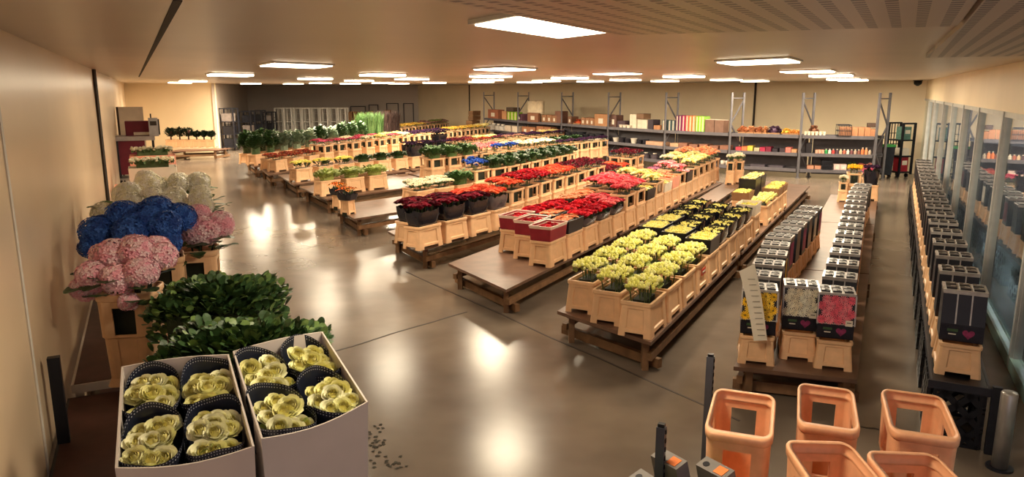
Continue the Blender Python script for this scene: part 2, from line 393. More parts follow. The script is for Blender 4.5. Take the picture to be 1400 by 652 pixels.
def bunch_meshes(key, seed, split):
    words_, tone, head, hr, nx, ny, rise, dome, nl, lm, wrap = BT[key]
    R = random.Random(seed); out = []
    heads = []
    if head == 'grass':
        mb = MB()
        for i in range(nl):
            x, y = R.uniform(-HX, HX), R.uniform(-HY, HY)
            mb.add(T_BLADE, xf(x, y, -.02, R.uniform(.8, 1.1) * dome, R.uniform(-.12, .12), R.uniform(0, 6.28), 0, R.uniform(.85, 1.15) * dome))
        out.append(('foliage', mb.mesh('foliage', lm), .38))
        return out, heads
    if tone:
        mt = TN[tone]; mb = MB()
        for i in range(nx):
            for j in range(ny):
                u = (i + .5 + R.uniform(-.28, .28)) / nx * 2 - 1; v = (j + .5 + R.uniform(-.28, .28)) / ny * 2 - 1
                if abs(u) ** 4 + abs(v) ** 4 > 1.25: continue
                x, y = u * HX * (.98 if key == 'y' else 1.06 if not wrap else 1.06 if wrap[0] == 'sleeve' and key != 'sl' else .9), v * HY * (.90 if key == 'y' else 1.04 if not wrap or (wrap[0] == 'sleeve' and key != 'sl') else .95)
                q = 1 - (u * u + v * v) / 2
                z = rise + dome * q + R.uniform(-.012, .012)
                s = hr * R.uniform(.85, 1.15)
                M = xf(x, y, z, s, R.uniform(.0, .25) + .3 * max(abs(u), abs(v)) ** 2, math.atan2(-u, v) + math.pi, R.uniform(0, 6), s * 1.05)
                k = R.randrange(len(mt))
                if split: heads.append((M, k))
                else:
                    mb.add(head, M, k)
                    if head is T_DAISY: mb.add(T_EYE, M, len(mt))
        if not split:
            out.append(('blossoms', mb.mesh('blossoms', mt + ([mat('gerbera_eye', '#4a2a12', .7, .2)] if head is T_DAISY else [])), 0))
        if not wrap or wrap[0] == 'sleeve':
            sm = MB()
            for i in range(16 if split else 8):
                x, y = R.uniform(-HX, HX) * .8, R.uniform(-HY, HY) * .8
                sm.bar((x * .6, y * .7, -.2), (x, y, rise + dome * .5), .008, n=4)
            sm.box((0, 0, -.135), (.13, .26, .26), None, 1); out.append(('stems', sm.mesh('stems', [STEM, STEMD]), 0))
    if nl:
        mb = MB()
        if tone: leaf_ball(mb, 0, rise * .75, max(dome, .02) * .9, nl, R, spread=.98 if not wrap else .8)
        else:
            big = key in ('gg', 'gt', 'gb')
            leaf_ball(mb, 0, rise, dome, nl, R, ((.09, .14) if key in ('gg', 'gt') else (.06, .105)) if big else (.055, .095), 1.18 if big else 1.10)
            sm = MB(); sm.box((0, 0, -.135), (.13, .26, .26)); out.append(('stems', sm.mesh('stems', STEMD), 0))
            mb.lathe([(.05, -.02), (.10, .0), (.11, rise + dome * .35), (.05, rise + dome * .6)], 8, Matrix.Diagonal((1, 1.6, 1, 1)))
        out.append(('foliage', mb.mesh('foliage', lm), 0))
    if wrap:
        kind, wm, top = wrap
        if kind == 'sleeve':
            m = MB(); m.add(sleeve_mesh(0, top, R)); out.append(('sleeve', m.mesh('sleeve', wm, True), 0))
            if key == 'sl':
                m = MB()
                for i in (-1, 0, 1): m.add(sleeve_mesh(0, top * .95, R, .126, .068, 16), Matrix.Translation((0, i * .14, .0)))
                out.append(('inner_sleeve', m.mesh('inner_sleeve', wm, True), 0))
        else:
            m = open_box(.004, top, .142, .225, .155, .24); m.box((0, 0, -.135), (.12, .25, .26))
            m.box((0, 0, max(.03, rise - .035)), (.27, .43, .01))
            out.append(('liner_box', m.mesh('liner_box', wm), 0))
            if kind == 'wine':
                m = shell([(top - .035, .152, .236), (top, .160, .245), (top + .012, .163, .248)], .01, .008, cols=(-1, 0, 1), arc=1, floor=-1)
                out.append(('clear_rim', m.mesh('clear_rim', CLEARRIM), 0))
    return out, heads
BCACHE, CCACHE, HEADM = {}, {}, {}
def head_mesh(key, k):
    if (key, k) not in HEADM:
        b = BT[key]; m = MB(); m.add(b[2], None, 0); mats = [TN[b[1]][k]]
        if b[2] is T_DAISY: m.add(T_EYE, None, 1); mats.append(mat('gerbera_eye', '#4a2a12', .7, .2))
        HEADM[key, k] = m.mesh('bloom', mats)
    return HEADM[key, k]
def place_bunch(key, loc, rz, label, group, H, split=False, sc=None):
    nm = key + ('s' if split else ''); var = rnd.randrange(3 if not split else 2)
    if (nm, var) not in BCACHE:
        parts, heads = bunch_meshes(key, sum(map(ord, nm)) * 7 + var, split)
        r = thing('flower_bunch' if BT[key][1] else 'foliage_bunch', label, 'flowers' if BT[key][1] else 'foliage', loc, rz, group, sc)
        for n, me, dz in parts: put(n, me, r)
        for M, k in heads:
            o = put('bloom', head_mesh(key, k), r); o.matrix_local = M
        BCACHE[nm, var] = r
    else:
        r = copy_tree(BCACHE[nm, var], loc, rz, label, group, sc)
    r.location = (loc[0], loc[1], loc[2] + H); r.rotation_euler = (0, 0, rz)
    return r
def place_crate(kind, loc, rz, label, group, sc=None):
    if kind not in CCACHE:
        r = CCACHE[kind] = proto_crate(kind); r.location = loc; r.rotation_euler = (0, 0, rz); r['label'] = label; r['group'] = group
        if sc: r.scale = sc
        return r
    return copy_tree(CCACHE[kind], loc, rz, label, group, sc or (1, 1, 1))
def path_at(ps, s):
    for p, q in zip(ps, ps[1:]):
        L = (q - p).length
        if s <= L or q is ps[-1]:
            d = (q - p).normalized(); return p + d * s, d
        s -= L
def parse(spec):
    out = []
    for w in spec.split():
        n, k = w.split('*') if '*' in w else (1, w)
        out += [tuple(k.split(':'))] * int(n)
    return out
SPX = [662, 708, 767, 830, 907, 995, 1090, 1192]
SFY = [197, 204.5, 212, 221, 230.5, 238, 243.5, 247]
SF = [G(x, y, 0) for x, y in zip(SPX, SFY)]
def shelf_gap(c):
    best = 99
    for a, b in zip(SF, SF[1:]):
        d = (b - a).normalized(); n = Vector((d.y, -d.x, 0)); t = (c - a).dot(d)
        if (-20 if a is SF[0] else -2) < t < (b - a).length + 2: best = min(best, (c - a).dot(n))
    return best
def line(name, px, spec, z, off=(0.0, 0.0), pitch=None, start=0.0, splitn=0, empty=0, clab='peach', grp=None, w=.165, end='from the aisle end of the'):
    """A line of crates along the path whose lower edge on the aisle side the photograph shows at the pixels px. off: (to the side, along)."""
    items = parse(spec); ps = [G(*p, z) for p in px]
    if pitch is None: pitch = sum((b - a).length for a, b in zip(ps, ps[1:])) / len(items)
    ys = min(1.12, max(.62, pitch / .525)); k = 0
    for i, it in enumerate(items):
        p, d = path_at(ps, start + pitch * (i + .5) + off[1])
        left = Vector((-d.y, d.x, 0))
        c = p + left * (w + off[0]); rz = math.atan2(-d.x, d.y)
        if it[0] == '-' or shelf_gap(c) < .42: continue
        k += 1; o = ordn(k)
        kind, key = it
        place_crate(kind, c, rz, '%s %s crate, %s %s %s' % ('low' if kind == 'L' else 'tall collared', clab, o, end, name), 'crates in the ' + (grp or name), (1, ys, 1))
        if key: place_bunch(key, c, rz + (math.pi if rnd.random() < .5 else 0), '%s, %s %s %s' % (BT[key][0], o, end, name), 'flowers in the ' + (grp or name), CH if kind == 'L' else TH, i < splitn, (1, ys, 1))
# ------------------------------------------------------------------ room
CEILM = mat('ceiling_panels', '#c8b5a2', .30, .05, 1.2, spec=.5)
WALLM = mat('wall_panels', '#f8e6c4', .45, .04, .8, spec=.4)
WALLGL = mat('glossy_wall_panels', '#e8cfae', .28, .05, .9, spec=.5)
WALLD = mat('shaded_wall_panels', '#c2b6ac', .5, .05, .8, spec=.3)  # greyed copy of the cream panels, the dim end's shade put into its colour
DARKM = mat('dark_joint', '#3a302a', .7, .1, 5)
STEEL = mat('grey_steel', '#77757c', .45, .1, 6, metal=.3)
STEELD = mat('dark_steel', '#2c2d36', .45, .15, 8, metal=.4)
BLACKM = mat('black_metal', '#15161c', .4, .2, 10, metal=.2)
GALV = mat('galvanised_steel', '#a9a7a5', .35, .12, 10, metal=.6)
CHROMEW = mat('white_steel', '#d8d2c8', .4, .06, 10)
ALU = mat('aluminium_mullion', '#c6c8c6', .35, .08, 8, metal=.2)
WOOD = mat('brown_board', '#6c5040', .42, .22, 5, objvar=.08)
WOODR = mat('rail_wood', '#7c5c40', .6, .25, 9, objvar=.1)
WOODD = mat('dark_bench_wood', '#4e2c22', .6, .25, 7)

def floor_material():
    m = bpy.data.materials.new('polished_concrete'); m.use_nodes = True; nt = m.node_tree; b = nt.nodes['Principled BSDF']; N = nt.nodes.new
    tc = N('ShaderNodeTexCoord')
    gp = N('ShaderNodeNewGeometry')
    def noise(s, d): n = N('ShaderNodeTexNoise'); n.inputs['Scale'].default_value = s; n.inputs['Detail'].default_value = d; n.inputs['Roughness'].default_value = .55; nt.links.new(gp.outputs['Position'], n.inputs['Vector']); return n
    n1, n2 = noise(.5, 2), noise(2.2, 2)
    ad = N('ShaderNodeMath'); ad.operation = 'MULTIPLY_ADD'; ad.inputs[1].default_value = .35
    nt.links.new(n2.outputs['Fac'], ad.inputs[0]); nt.links.new(n1.outputs['Fac'], ad.inputs[2])
    r = N('ShaderNodeValToRGB'); e = r.color_ramp.elements
    e[0].position, e[0].color = .42, lin('#5a5048'); e[1].position, e[1].color = .92, lin('#887a6c')
    nt.links.new(ad.outputs[0], r.inputs[0]); nt.links.new(r.outputs[0], b.inputs['Base Color'])
    b.inputs['Roughness'].default_value = .21
    b.inputs['Specular IOR Level'].default_value = .36
    return m
fl = MB(); fl.prism([(-22, -3), (24, -3), (24, 52), (-22, 52)], -.1, 0)
struct(fl.build('floor', floor_material()), 'polished grey-brown concrete floor of the hall', 'floor')
cl = MB(); cl.prism([(-22, 0.2), (24, 0.2), (24, 52), (-22, 52)], CEIL, CEIL + .1)
struct(cl.build('ceiling', CEILM), 'flat beige panelled ceiling of the hall', 'ceiling')

def wall(name, a, b, m, label, z0=0.0, z1=CEIL, th=.12, side=1):
    a, b = Vector(a[:2]), Vector(b[:2]); d = (b - a).normalized(); n = Vector((-d.y, d.x)) * th * side
    w = MB(); w.prism([a, b, b + n, a + n] if side > 0 else [a, a + n, b + n, b], z0, z1)
    return struct(w.build(name, m), label, 'wall')
WL0 = G(0, 40, CEIL); WL1 = G(172, 115, CEIL)
WLd = (WL1 - WL0).normalized(); WLd.z = 0; WLd.normalize()
WLa = WL0 - WLd * 4.2
WC = G(172, 208, 0); WC = WL0 + WLd * ((WC - WL0).dot(WLd)); WE = G(300, 208, 0)
wall('wall_left', WLa, WC, WALLGL, 'glossy cream panel wall beside the hydrangeas', side=1)
wall('wall_partition', WC, WE, WALLM, 'bright cream partition wall behind the dark shrubs')
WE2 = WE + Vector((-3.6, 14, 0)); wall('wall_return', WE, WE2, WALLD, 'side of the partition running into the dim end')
BC = G(573, 184, 0)
wall('wall_far', WE2 + Vector((0, 0, 0)), BC, WALLD, 'shade-toned far wall behind the cages')
WR = G(1256, 238, 0)
wall('wall_shelving', BC, WR, WALLM, 'cream wall behind the long shelving')
# vertical joints
def joint(name, p, wd=.03, m=DARKM, z0=0.0, z1=CEIL, label='dark vertical joint in the wall panels'):
    j = MB(); j.box((p[0], p[1], (z0 + z1) / 2), (wd, wd, z1 - z0)); struct(j.build(name, m), label, 'wall joint')
GW0, GW1 = G(1400, 83, CEIL), G(1258, 112, CEIL)
GD = (GW1 - GW0); GD.z = 0; GD.normalize(); GN = Vector((GD.y, -GD.x, 0))      # GN points out of the hall, through the glass
def on_line(p0, d, px, py, z):
    """The point of the vertical plane through p0 along d that pixel column px shows at height z (iterated)."""
    lo, hi = -12.0, 60.0
    def colx(s):
        q = p0 + d * s; zz = z - CAMH; fw = q.y * cP - zz * sP
        return 700 + FPX * q.x / fw if fw > .1 else None
    best = min((abs((colx(s / 200) or 9e9) - px), s / 200) for s in range(-2400, 12000))[1]
    return p0 + d * best
pj = on_line(WL0, WLd, 126, 92, CEIL - .05); joint('trim_1', (pj.x + .02, pj.y), .05, label='dark vertical joint in the glossy wall')
pj = on_line(WL0, WLd, 20, 180, 1.9); joint('trim_2', (pj.x + .004, pj.y), .014, CHROMEW, label='pale vertical seam in the glossy wall')
WSd = (WR - BC).normalized()
for i, px in enumerate((642, 1034)):
    pj = on_line(BC, WSd, px, 115, CEIL); joint('trim_%d' % (i + 3), (pj.x - .02, pj.y - .02), .06, label='dark joint in the cream wall %s' % ('by the crate stack' if i == 0 else 'above the straw baskets'))
# ceiling seams
def strip(name, a, b, wd, z, th, m, label, cat):
    a, b = Vector(a), Vector(b); d = (b - a).normalized(); n = Vector((-d.y, d.x, 0)) * wd / 2
    s = MB(); s.prism([a - n, b - n, b + n, a + n], z, z + th); return struct(s.build(name, m), label, cat)
strip('trim_5', G(243, 0, CEIL), G(190, 105, CEIL), .03, CEIL - .004, .008, DARKM, 'dark seam between ceiling panels above the hydrangeas', 'ceiling seam')
for i, (a, b, w) in enumerate((((450, 482), (640, 426), .022), ((555, 372), (1010, 575), .022), ((1150, 578), (1215, 590), .02))):
    a, b = G(*a), G(*b); n = 7; pts = [a.lerp(b, k / n) + Vector((rnd.uniform(-.02, .02), rnd.uniform(-.02, .02), 0)) for k in range(n + 1)]
    s = MB()
    for p, q in zip(pts, pts[1:]): s.bar(p + Vector((0, 0, .0005)), q + Vector((0, 0, .0005)), w, .003)
    struct(s.build('trim_%d' % (6 + i), DARKM), ('dark joint in the concrete beyond the white rose cartons', 'long dark joint in the concrete before the trolleys', 'short dark joint in the concrete by the empty containers')[i], 'floor joint')
# perforated ceiling panels
def perf_material():
    m = bpy.data.materials.new('perforated_panel'); m.use_nodes = True; nt = m.node_tree; b = nt.nodes['Principled BSDF']; N = nt.nodes.new
    uv = N('ShaderNodeUVMap'); sx = N('ShaderNodeSeparateXYZ'); nt.links.new(uv.outputs[0], sx.inputs[0])
    def fr(out, k, thr):
        a = N('ShaderNodeMath'); a.operation = 'MULTIPLY'; a.inputs[1].default_value = k; nt.links.new(out, a.inputs[0])
        f = N('ShaderNodeMath'); f.operation = 'FRACT'; nt.links.new(a.outputs[0], f.inputs[0])
        c = N('ShaderNodeMath'); c.operation = 'LESS_THAN'; c.inputs[1].default_value = thr; nt.links.new(f.outputs[0], c.inputs[0]); return c
    c1, c2 = fr(sx.outputs[0], 10.5, .42), fr(sx.outputs[1], 14, .6)
    mu = N('ShaderNodeMath'); mu.operation = 'MULTIPLY'; nt.links.new(c1.outputs[0], mu.inputs[0]); nt.links.new(c2.outputs[0], mu.inputs[1])
    mx = N('ShaderNodeMix'); mx.data_type = 'RGBA'; mx.inputs[6].default_value = lin('#c6b5a4'); mx.inputs[7].default_value = lin('#6d5f58')
    nt.links.new(mu.outputs[0], mx.inputs[0]); nt.links.new(mx.outputs[2], b.inputs['Base Color']); b.inputs['Roughness'].default_value = .4
    return m
PERF = perf_material()
RU = Vector((math.sin(math.radians(28)), math.cos(math.radians(28)), 0)); RV = Vector((RU.y, -RU.x, 0))
def perf(name, pts, label):
    s = MB(); n = len(pts); s.prism(pts, CEIL - .03, CEIL - .001); s.uv = [(Vector(v).dot(RV), Vector(v).dot(RU)) for v in s.v]
    struct(s.build(name, PERF), label, 'ceiling panel')
A1, A2, A3 = G(845, 40, CEIL), G(1310, 26, CEIL), G(1266, 74, CEIL)
perf('trim_9', [A1 - RU * 2.2, A2 - RU * 2.4, A2, A1], 'slotted ceiling panel above the empty containers')
gl = lambda p: p + GN * ((GW0 - p).dot(GN) - .01)
perf('trim_10', [A2 - RU * 2.4 + RV * .02, gl(A2 - RU * 2.4), gl(A3), A3, A2 + RV * .02], 'ribbed ceiling strip along the glass front')

# ------------------------------------------------------------------ glass front
ZH = 2.36
wall('wall_glass_header', GW0 - GD * 7, GW1 + GD * .3, WALLM, 'cream header wall above the glass front', ZH, CEIL, .14, side=-1)
def glass_material():
    m = bpy.data.materials.new('reflective_glass'); m.use_nodes = True; nt = m.node_tree; N = nt.nodes.new
    for n in list(nt.nodes):
        if n.type != 'OUTPUT_MATERIAL': nt.nodes.remove(n)
    out = [n for n in nt.nodes if n.type == 'OUTPUT_MATERIAL'][0]
    g = N('ShaderNodeBsdfGlossy'); g.inputs['Roughness'].default_value = .015; g.inputs['Color'].default_value = (.95, .97, 1, 1)
    t = N('ShaderNodeBsdfTransparent'); t.inputs['Color'].default_value = (.86, .95, .95, 1)
    nz = N('ShaderNodeTexNoise'); nz.inputs['Scale'].default_value = .7
    mr = N('ShaderNodeMapRange'); mr.inputs[3].default_value = .56; mr.inputs[4].default_value = .70; nt.links.new(nz.outputs['Fac'], mr.inputs[0])
    mx = N('ShaderNodeMixShader'); nt.links.new(mr.outputs[0], mx.inputs[0]); nt.links.new(t.outputs[0], mx.inputs[1]); nt.links.new(g.outputs[0], mx.inputs[2])
    nt.links.new(mx.outputs[0], out.inputs['Surface']); return m
GLASS = glass_material()
TEAL = mat('teal_sill', '#a8cfca', .3, .1, 6, spec=.6)
mps = [on_line(GW0, GD, px, 0, 2.1) for px in (1262.5, 1270, 1278, 1290, 1302, 1317, 1338, 1371)]
ss = [(p - GW0).dot(GD) for p in mps]
step = ss[-2] - ss[-1]
ss += [ss[-1] - step, ss[-1] - 2 * step, ss[-1] - 3 * step]
LW = ['narrow glass pane next to the far corner', 'glass pane second from the far corner', 'glass pane third from the far corner', 'glass pane fourth from the far corner', 'glass pane fifth from the far corner', 'glass pane sixth from the far corner', 'tall glass pane beside the middle of the gerbera rack', 'tall glass pane beside the near end of the gerbera rack', 'tall glass pane beside the steel bollard', 'glass pane beyond the steel bollard, mostly out of view']
for i in range(len(ss) - 1):
    a, b = GW0 + GD * ss[i + 1], GW0 + GD * ss[i]
    w = thing('window_%d' % (i + 1), LW[i], 'window', tuple(a)[:2] + (0,)); w['kind'] = 'structure'
    L = (b - a).length; w.rotation_euler = (0, 0, math.atan2(GD.y, GD.x))
    p = MB(); p.box((L / 2, -.03, (.16 + ZH) / 2), (L - .06, .012, ZH - .16)); p.build('pane', GLASS, w)
    p = MB(); p.box((L, -.03, ZH / 2), (.075, .11, ZH)); p.box((L - .045, -.03, ZH / 2), (.02, .06, ZH - .02)); p.build('mullion', ALU if i else CHROMEW, w)
    p = MB(); p.box((L / 2, -.03, .06), (L - .02, .11, .12)); p.build('sill', TEAL, w)
    p = MB(); p.box((L / 2, -.03, ZH - .03), (L - .08, .08, .06)); p.build('head_rail', ALU, w)
# the cold room behind the glass
off = 5.0
c0, c1 = GW0 - GD * 7 + GN * off, GW1 + GD * 2 + GN * off
wall('wall_cold_room', c0, c1, mat('cold_room_wall', '#d5e2e2', .5, .06, 1.0), 'pale wall of the room behind the glass', 0, CEIL, side=-1)
sb = GW0 + GD * 5.2 + GN * 1.6
t = thing('counter', 'teal-topped counter standing behind the glass front', 'counter', tuple(sb)[:2] + (0,), math.atan2(GD.y, GD.x))
for nm, c, d, mm in (('top', (0, 0, .93), (3.0, .8, .06), TEAL), ('cabinet', (0, 0, .46), (2.8, .7, .88), CHROMEW), ('plinth', (0, 0, .02), (2.7, .6, .04), DARKM)):
    p = MB(); p.box(c, d); p.build(nm, mm, t)

# ------------------------------------------------------------------ ceiling lights
COLDM = bpy.data.materials.new('added_cold_lamp'); COLDM.use_nodes = True; b_ = COLDM.node_tree.nodes['Principled BSDF']; b_.inputs['Emission Color'].default_value = (.86, .97, 1, 1); b_.inputs['Emission Strength'].default_value = 60
for i in range(5):  # added fill lamps that brighten the room behind the glass
    q = GW0 + GD * (1.5 + i * 4.2) + GN * 2.4
    t = thing('added_strip_light', 'added cool white fill light behind the glass, %s from the corner end' % ordn(5 - i), 'ceiling light', (q.x, q.y, CEIL), math.atan2(GD.y, GD.x), 'added fill lights behind the glass')
    m = MB(); m.box((0, 0, -.03), (1.5, .16, .05)); m.build('housing', CHROMEW, t); m = MB(); m.box((0, 0, -.07), (1.44, .10, .03)); m.build('tube', COLDM, t)
def lamp_mat(i, s):
    m = bpy.data.materials.new('lamp_diffuser_%d' % i); m.use_nodes = True; b = m.node_tree.nodes['Principled BSDF']
    b.inputs['Base Color'].default_value = (.9, .85, .75, 1); b.inputs['Emission Color'].default_value = (1, .84, .60, 1); b.inputs['Emission Strength'].default_value = min(s, 8); m.cycles.emission_sampling = 'NONE'
    return m
LAMPS = [(780, 33, 'n'), (405, 90, 'm'), (315, 103, 'd'), (431, 108, 'd'), (438, 112.6, 'd'), (401, 113.6, 'd'), (343, 113.4, 'd'), (246, 113.2, 'p'), (264, 111.2, 'p'),
         (523, 103, 'd'), (491, 110.7, 'd'), (479, 113.4, 'd'), (524, 112.5, 'd'), (545, 113.2, 'd'), (563, 108.4, 'd'), (594, 112.2, 'd'),
         (690, 95, 'm'), (671, 104.7, 'w'), (667, 108.2, 'w'), (658, 110.8, 'w'), (724, 111.2, 'w'), (747, 109.5, 'w'), (779, 107, 'w'), (807, 110.2, 'w'),
         (844, 101, 'm'), (855, 108.2, 'w'), (909, 109.6, 'w'), (935, 105, 'w'), (993, 108, 'w'), (1032, 109.6, 'w'), (1037, 85, 'm'), (1104, 98, 'm'), (1136, 104, 'w'), (1153, 107.2, 'w'), (1166, 108.6, 'w')]
SIDE = .46
LQ = {'n': 50, 'm': 26, 'w': 44, 'p': 60, 'd': 17, 'f': 135}
LMAT = {k: lamp_mat(i, v) for i, (k, v) in enumerate(LQ.items())}
cu, cv = RU * SIDE, Vector((math.sin(math.radians(152)), math.cos(math.radians(152)), 0)) * SIDE
def ring_of(s): return [(cu + cv) * s, (cu - cv) * s, (-cu - cv) * s, (-cu + cv) * s]
fr = MB()
o_, i_ = ring_of(1.07), ring_of(1.0)
for k in range(4):
    k2 = (k + 1) % 4; fr.prism([o_[k], o_[k2], i_[k2], i_[k]], -.02, -.001)
LFR = fr.mesh('frame', CHROMEW)
LDF = {}
LTH = {'n': .026, 'm': .032, 'w': .05, 'p': .05, 'd': .05, 'f': .05}
for k in LQ: q = MB(); q.prism(ring_of(.995), -LTH[k], -.012); LDF[k] = q.mesh('diffuser', LMAT[k])
LD = {'n': 'big glowing ceiling panel nearest overhead', }
cnt = {}
for px, py, k in LAMPS:
    if k == 'w' and py > 107: py += 1.5
    if k == 'd' and py > 111: k = 'f'; py += 1.2
    p = G(px, py, CEIL - LTH[k] * .7)
    region = 'over the near aisle' if k in 'nm' else 'near the cream partition' if k == 'p' else 'above the dim left end' if k == 'd' else 'above the shelving side'
    lab = {(780, 33): 'large glowing ceiling panel closest overhead', (405, 90): 'glowing ceiling panel above the dark greenery trolleys', (690, 95): 'glowing ceiling panel before the wall joint, largest of its file', (844, 101): 'glowing ceiling panel above the middle shelving bays', (1037, 85): 'wide glowing ceiling panel before the slotted ceiling', (1104, 98): 'glowing ceiling panel heading the file toward the corner'}.get((px, py))
    if not lab:
        k_ = 'd' if k == 'f' else k; kk = {'p': 'small glowing panel above the cream partition, %s of its pair', 'd': 'thin glowing panel over the dim end, %s of that group counting across', 'w': 'thin glowing panel before the shelving wall, %s counting across'}[k_]
        cnt[k_] = cnt.get(k_, 0) + 1; lab = kk % ordn(cnt[k_])
    t = thing('ceiling_light', lab, 'ceiling light', (p.x, p.y, CEIL), 0, 'ceiling light panels')
    put('frame', LFR, t); put('diffuser', LDF[k], t)
    ld = bpy.data.lights.new('lamp', 'AREA'); ld.shape = 'SQUARE'; ld.size = .86; ld.energy = LQ[k] * 2.0; ld.color = (1, .84, .60)
    lo = bpy.data.objects.new('lamp', ld); COL.objects.link(lo); lo.parent = t; lo.location = (0, 0, -LTH[k] - .003); lo.rotation_euler = (0, 0, math.radians(45))

# ------------------------------------------------------------------ trolleys
TZ = .35
def trolley(label, O, d, L, cross, z=TZ, group='wooden flower trolleys'):
    """A low trolley: board with its near aisle corner at O, running L along d, its other near corner at O + cross."""
    O = Vector((O[0], O[1], 0)); d = Vector((d[0], d[1], 0)).normalized(); c = Vector((cross[0], cross[1], 0))
    t = thing('flower_trolley', label, 'trolley', O, 0, group)
    b = MB(); b.prism([(0, 0, 0), d * L, d * L + c, c], z - .035, z); b.build('board', WOOD, t)
    cu_ = c.normalized()
    for s in (.16, L - .16):
        for k in (.10, .90):
            p = d * s + c * k
            m = MB(); m.bar(p, p + Vector((0, 0, z - .035)), .09, .06); m.build('leg', WOODR, t)
        m = MB(); p, q = d * (s + .09) + c * -.02, d * (s + .09) + c * 1.04
        m.bar(p + Vector((0, 0, .07)), q + Vector((0, 0, .07)), .06, .09); m.build('foot_rail', WOODR, t)
        m = MB(); p, q = d * s + c * .06, d * s + c * .94
        m.bar(p + Vector((0, 0, z - .065)), q + Vector((0, 0, z - .065)), .05, .06); m.build('cross_rail', WOODD, t)
    for k in (.04, .96):
        p, q = d * .10 + c * k, d * (L - .10) + c * k
        m = MB(); m.bar(p + Vector((0, 0, .16)), q + Vector((0, 0, .16)), .05, .07); m.build('side_rail', WOODR, t)
    return t
def trolleys(name, px, cross_px, n, gap=.12, words=None, z=TZ):
    ps = [G(*p, z) for p in px]; cr = G(*cross_px, z) - ps[0]
    tot = sum((b - a).length for a, b in zip(ps, ps[1:])); L = tot / n - gap
    for i in range(n):
        p, d = path_at(ps, i * (L + gap)); q, _ = path_at(ps, i * (L + gap) + L)
        trolley('brown board trolley under the %s, %s from the aisle' % (name, ordn(i + 1)), p, q - p, (q - p).length, cr, z)
# ------------------------------------------------------------------ the trolley rows, from the gerbera table to the dim end
EN = 'from the aisle in'
trolleys('lime and cream flowers', [(890, 468), (1108, 253)], (762, 425), 3)
A = [(889, 466), (1030, 329)]
AY = '4*L:y'
line('outer line of lime trolleys', A, AY + ' 1*L:bb 4*L:sl', TZ, end=EN, splitn=4)
line('middle line of lime trolleys', A, AY + ' 1*L:bb 4*L:sl', TZ, off=(.37, .23), pitch=.5833, end=EN, splitn=4)
line('inner line of lime trolleys', A, AY + ' 2*L:bb 3*L:sl', TZ, off=(.74, .46), pitch=.5833, end=EN, splitn=4)
A2L = [(1031, 326), (1080, 279)]
line('far outer lime line', A2L, 'L:gx - 2*L:yt 2*L:yb', TZ, end=EN, pitch=.6)
line('far middle lime line', A2L, '- - L:yb L:db L:db', TZ, off=(.38, .35), end=EN, pitch=.6)
trolleys('red and peach roses', [(692, 396), (990, 249)], (613, 360), 3)
Bp = [(752, 367), (863, 312), (984, 247)]
line('outer line of red-box trolleys', Bp, 'L:wb L:pb 2*L:rd L:rp 2*T:co L:cb T:cr L:cw L:sb T:pk L:kb T:ps 2*T:ps 2*T:po', TZ, end=EN, splitn=4)
line('middle line of red-box trolleys', Bp, 'L:wb L:pb 2*L:rd L:rp 2*T:co L:cb T:cr L:cr L:sb T:pk L:mv T:ps 2*T:ps 2*T:po', TZ, off=(.37, .25), pitch=.62, end=EN, splitn=4)
line('inner line of red-box trolleys', Bp, 'L:wb L:rd L:rd L:pe L:pe 2*T:co L:cb T:cr L:cr L:sb L:mv L:kb T:gw T:ps 2*T:po', TZ, off=(.74, .50), pitch=.62, end=EN, splitn=4)
trolleys('burgundy and red roses', [(577, 340), (690, 312), (890, 238)], (530, 316), 3)
Cp = [(597, 337), (680, 315), (885, 240)]
line('outer line of burgundy trolleys', Cp, '0*L:br L:br 3*L:br T:or 2*T:re 2*T:or 3*T:bu 2*L:bu L:or 2*T:bu'.replace('0*L:br ', '').replace('L:br 3*L:br', '2*L:br L:br L:sm'), TZ, end=EN, splitn=4, pitch=.62, start=-.42)
line('inner line of burgundy trolleys', Cp, 'L:br L:br L:sm L:sm T:or 2*T:re 2*T:or 3*T:bu 2*L:bu L:or 2*T:bu', TZ, off=(.38, .22), pitch=.62, end=EN, splitn=3, start=-.42)
trolleys('daisies and low greenery', [(484, 299), (552, 290), (750, 251)], (455, 281), 3)
Dp = [(484, 296), (504, 294), (552, 289), (700, 262), (752, 248)]
line('outer line of daisy trolleys', Dp, '- - - L:wg L:wg T:gl T:bh 8*T:gd'.replace('T:gl', 'L:gb'), TZ, end=EN, pitch=.60, start=-.45)
line('inner line of daisy trolleys', Dp, '- - - L:wg L:wg L:gd T:bh 8*T:gd', TZ, off=(.42, .3), end=EN, pitch=.60, start=-.45)
trolleys('light greenery and hydrangeas', [(446, 272), (510, 263), (567, 255), (800, 219)], (409, 255), 3)
Ep = [(456, 267), (510, 260), (567, 253), (798, 219)]
line('outer line of light-greenery trolleys', Ep, '3*L:gl - - 3*T:gb T:ph 2*T:bh 3*T:wh 5*T:pu', TZ, end=EN, pitch=.66, start=-.36)
line('inner line of light-greenery trolleys', Ep, '3*L:gl - - T:gb T:gb T:gb 2*T:ph T:wh T:wh T:wh T:wh T:gd T:gd T:gd', TZ, off=(.42, .3), end=EN, pitch=.66, start=-.36)
trolleys('white daisies and dark greenery', [(402, 252), (512, 240), (760, 207)], (380, 239), 3)
Fp = [(418, 248), (510, 237), (760, 205)]
line('outer line of white-daisy trolleys', Fp, '3*L:wy 3*L:gd 3*L:pt T:ma T:ru T:ru T:ma 2*T:ta 4*T:pu 2*T:yw 3*T:wt', TZ, end=EN, pitch=.70, start=-.35)
line('inner line of white-daisy trolleys', Fp, '- - - - - - L:pt L:pt T:pt T:ma T:ma T:cm T:cm T:pu T:pu T:pu T:pu T:cm T:cm T:cm T:cm', TZ, off=(.45, .3), end=EN, pitch=.70, start=-.35)
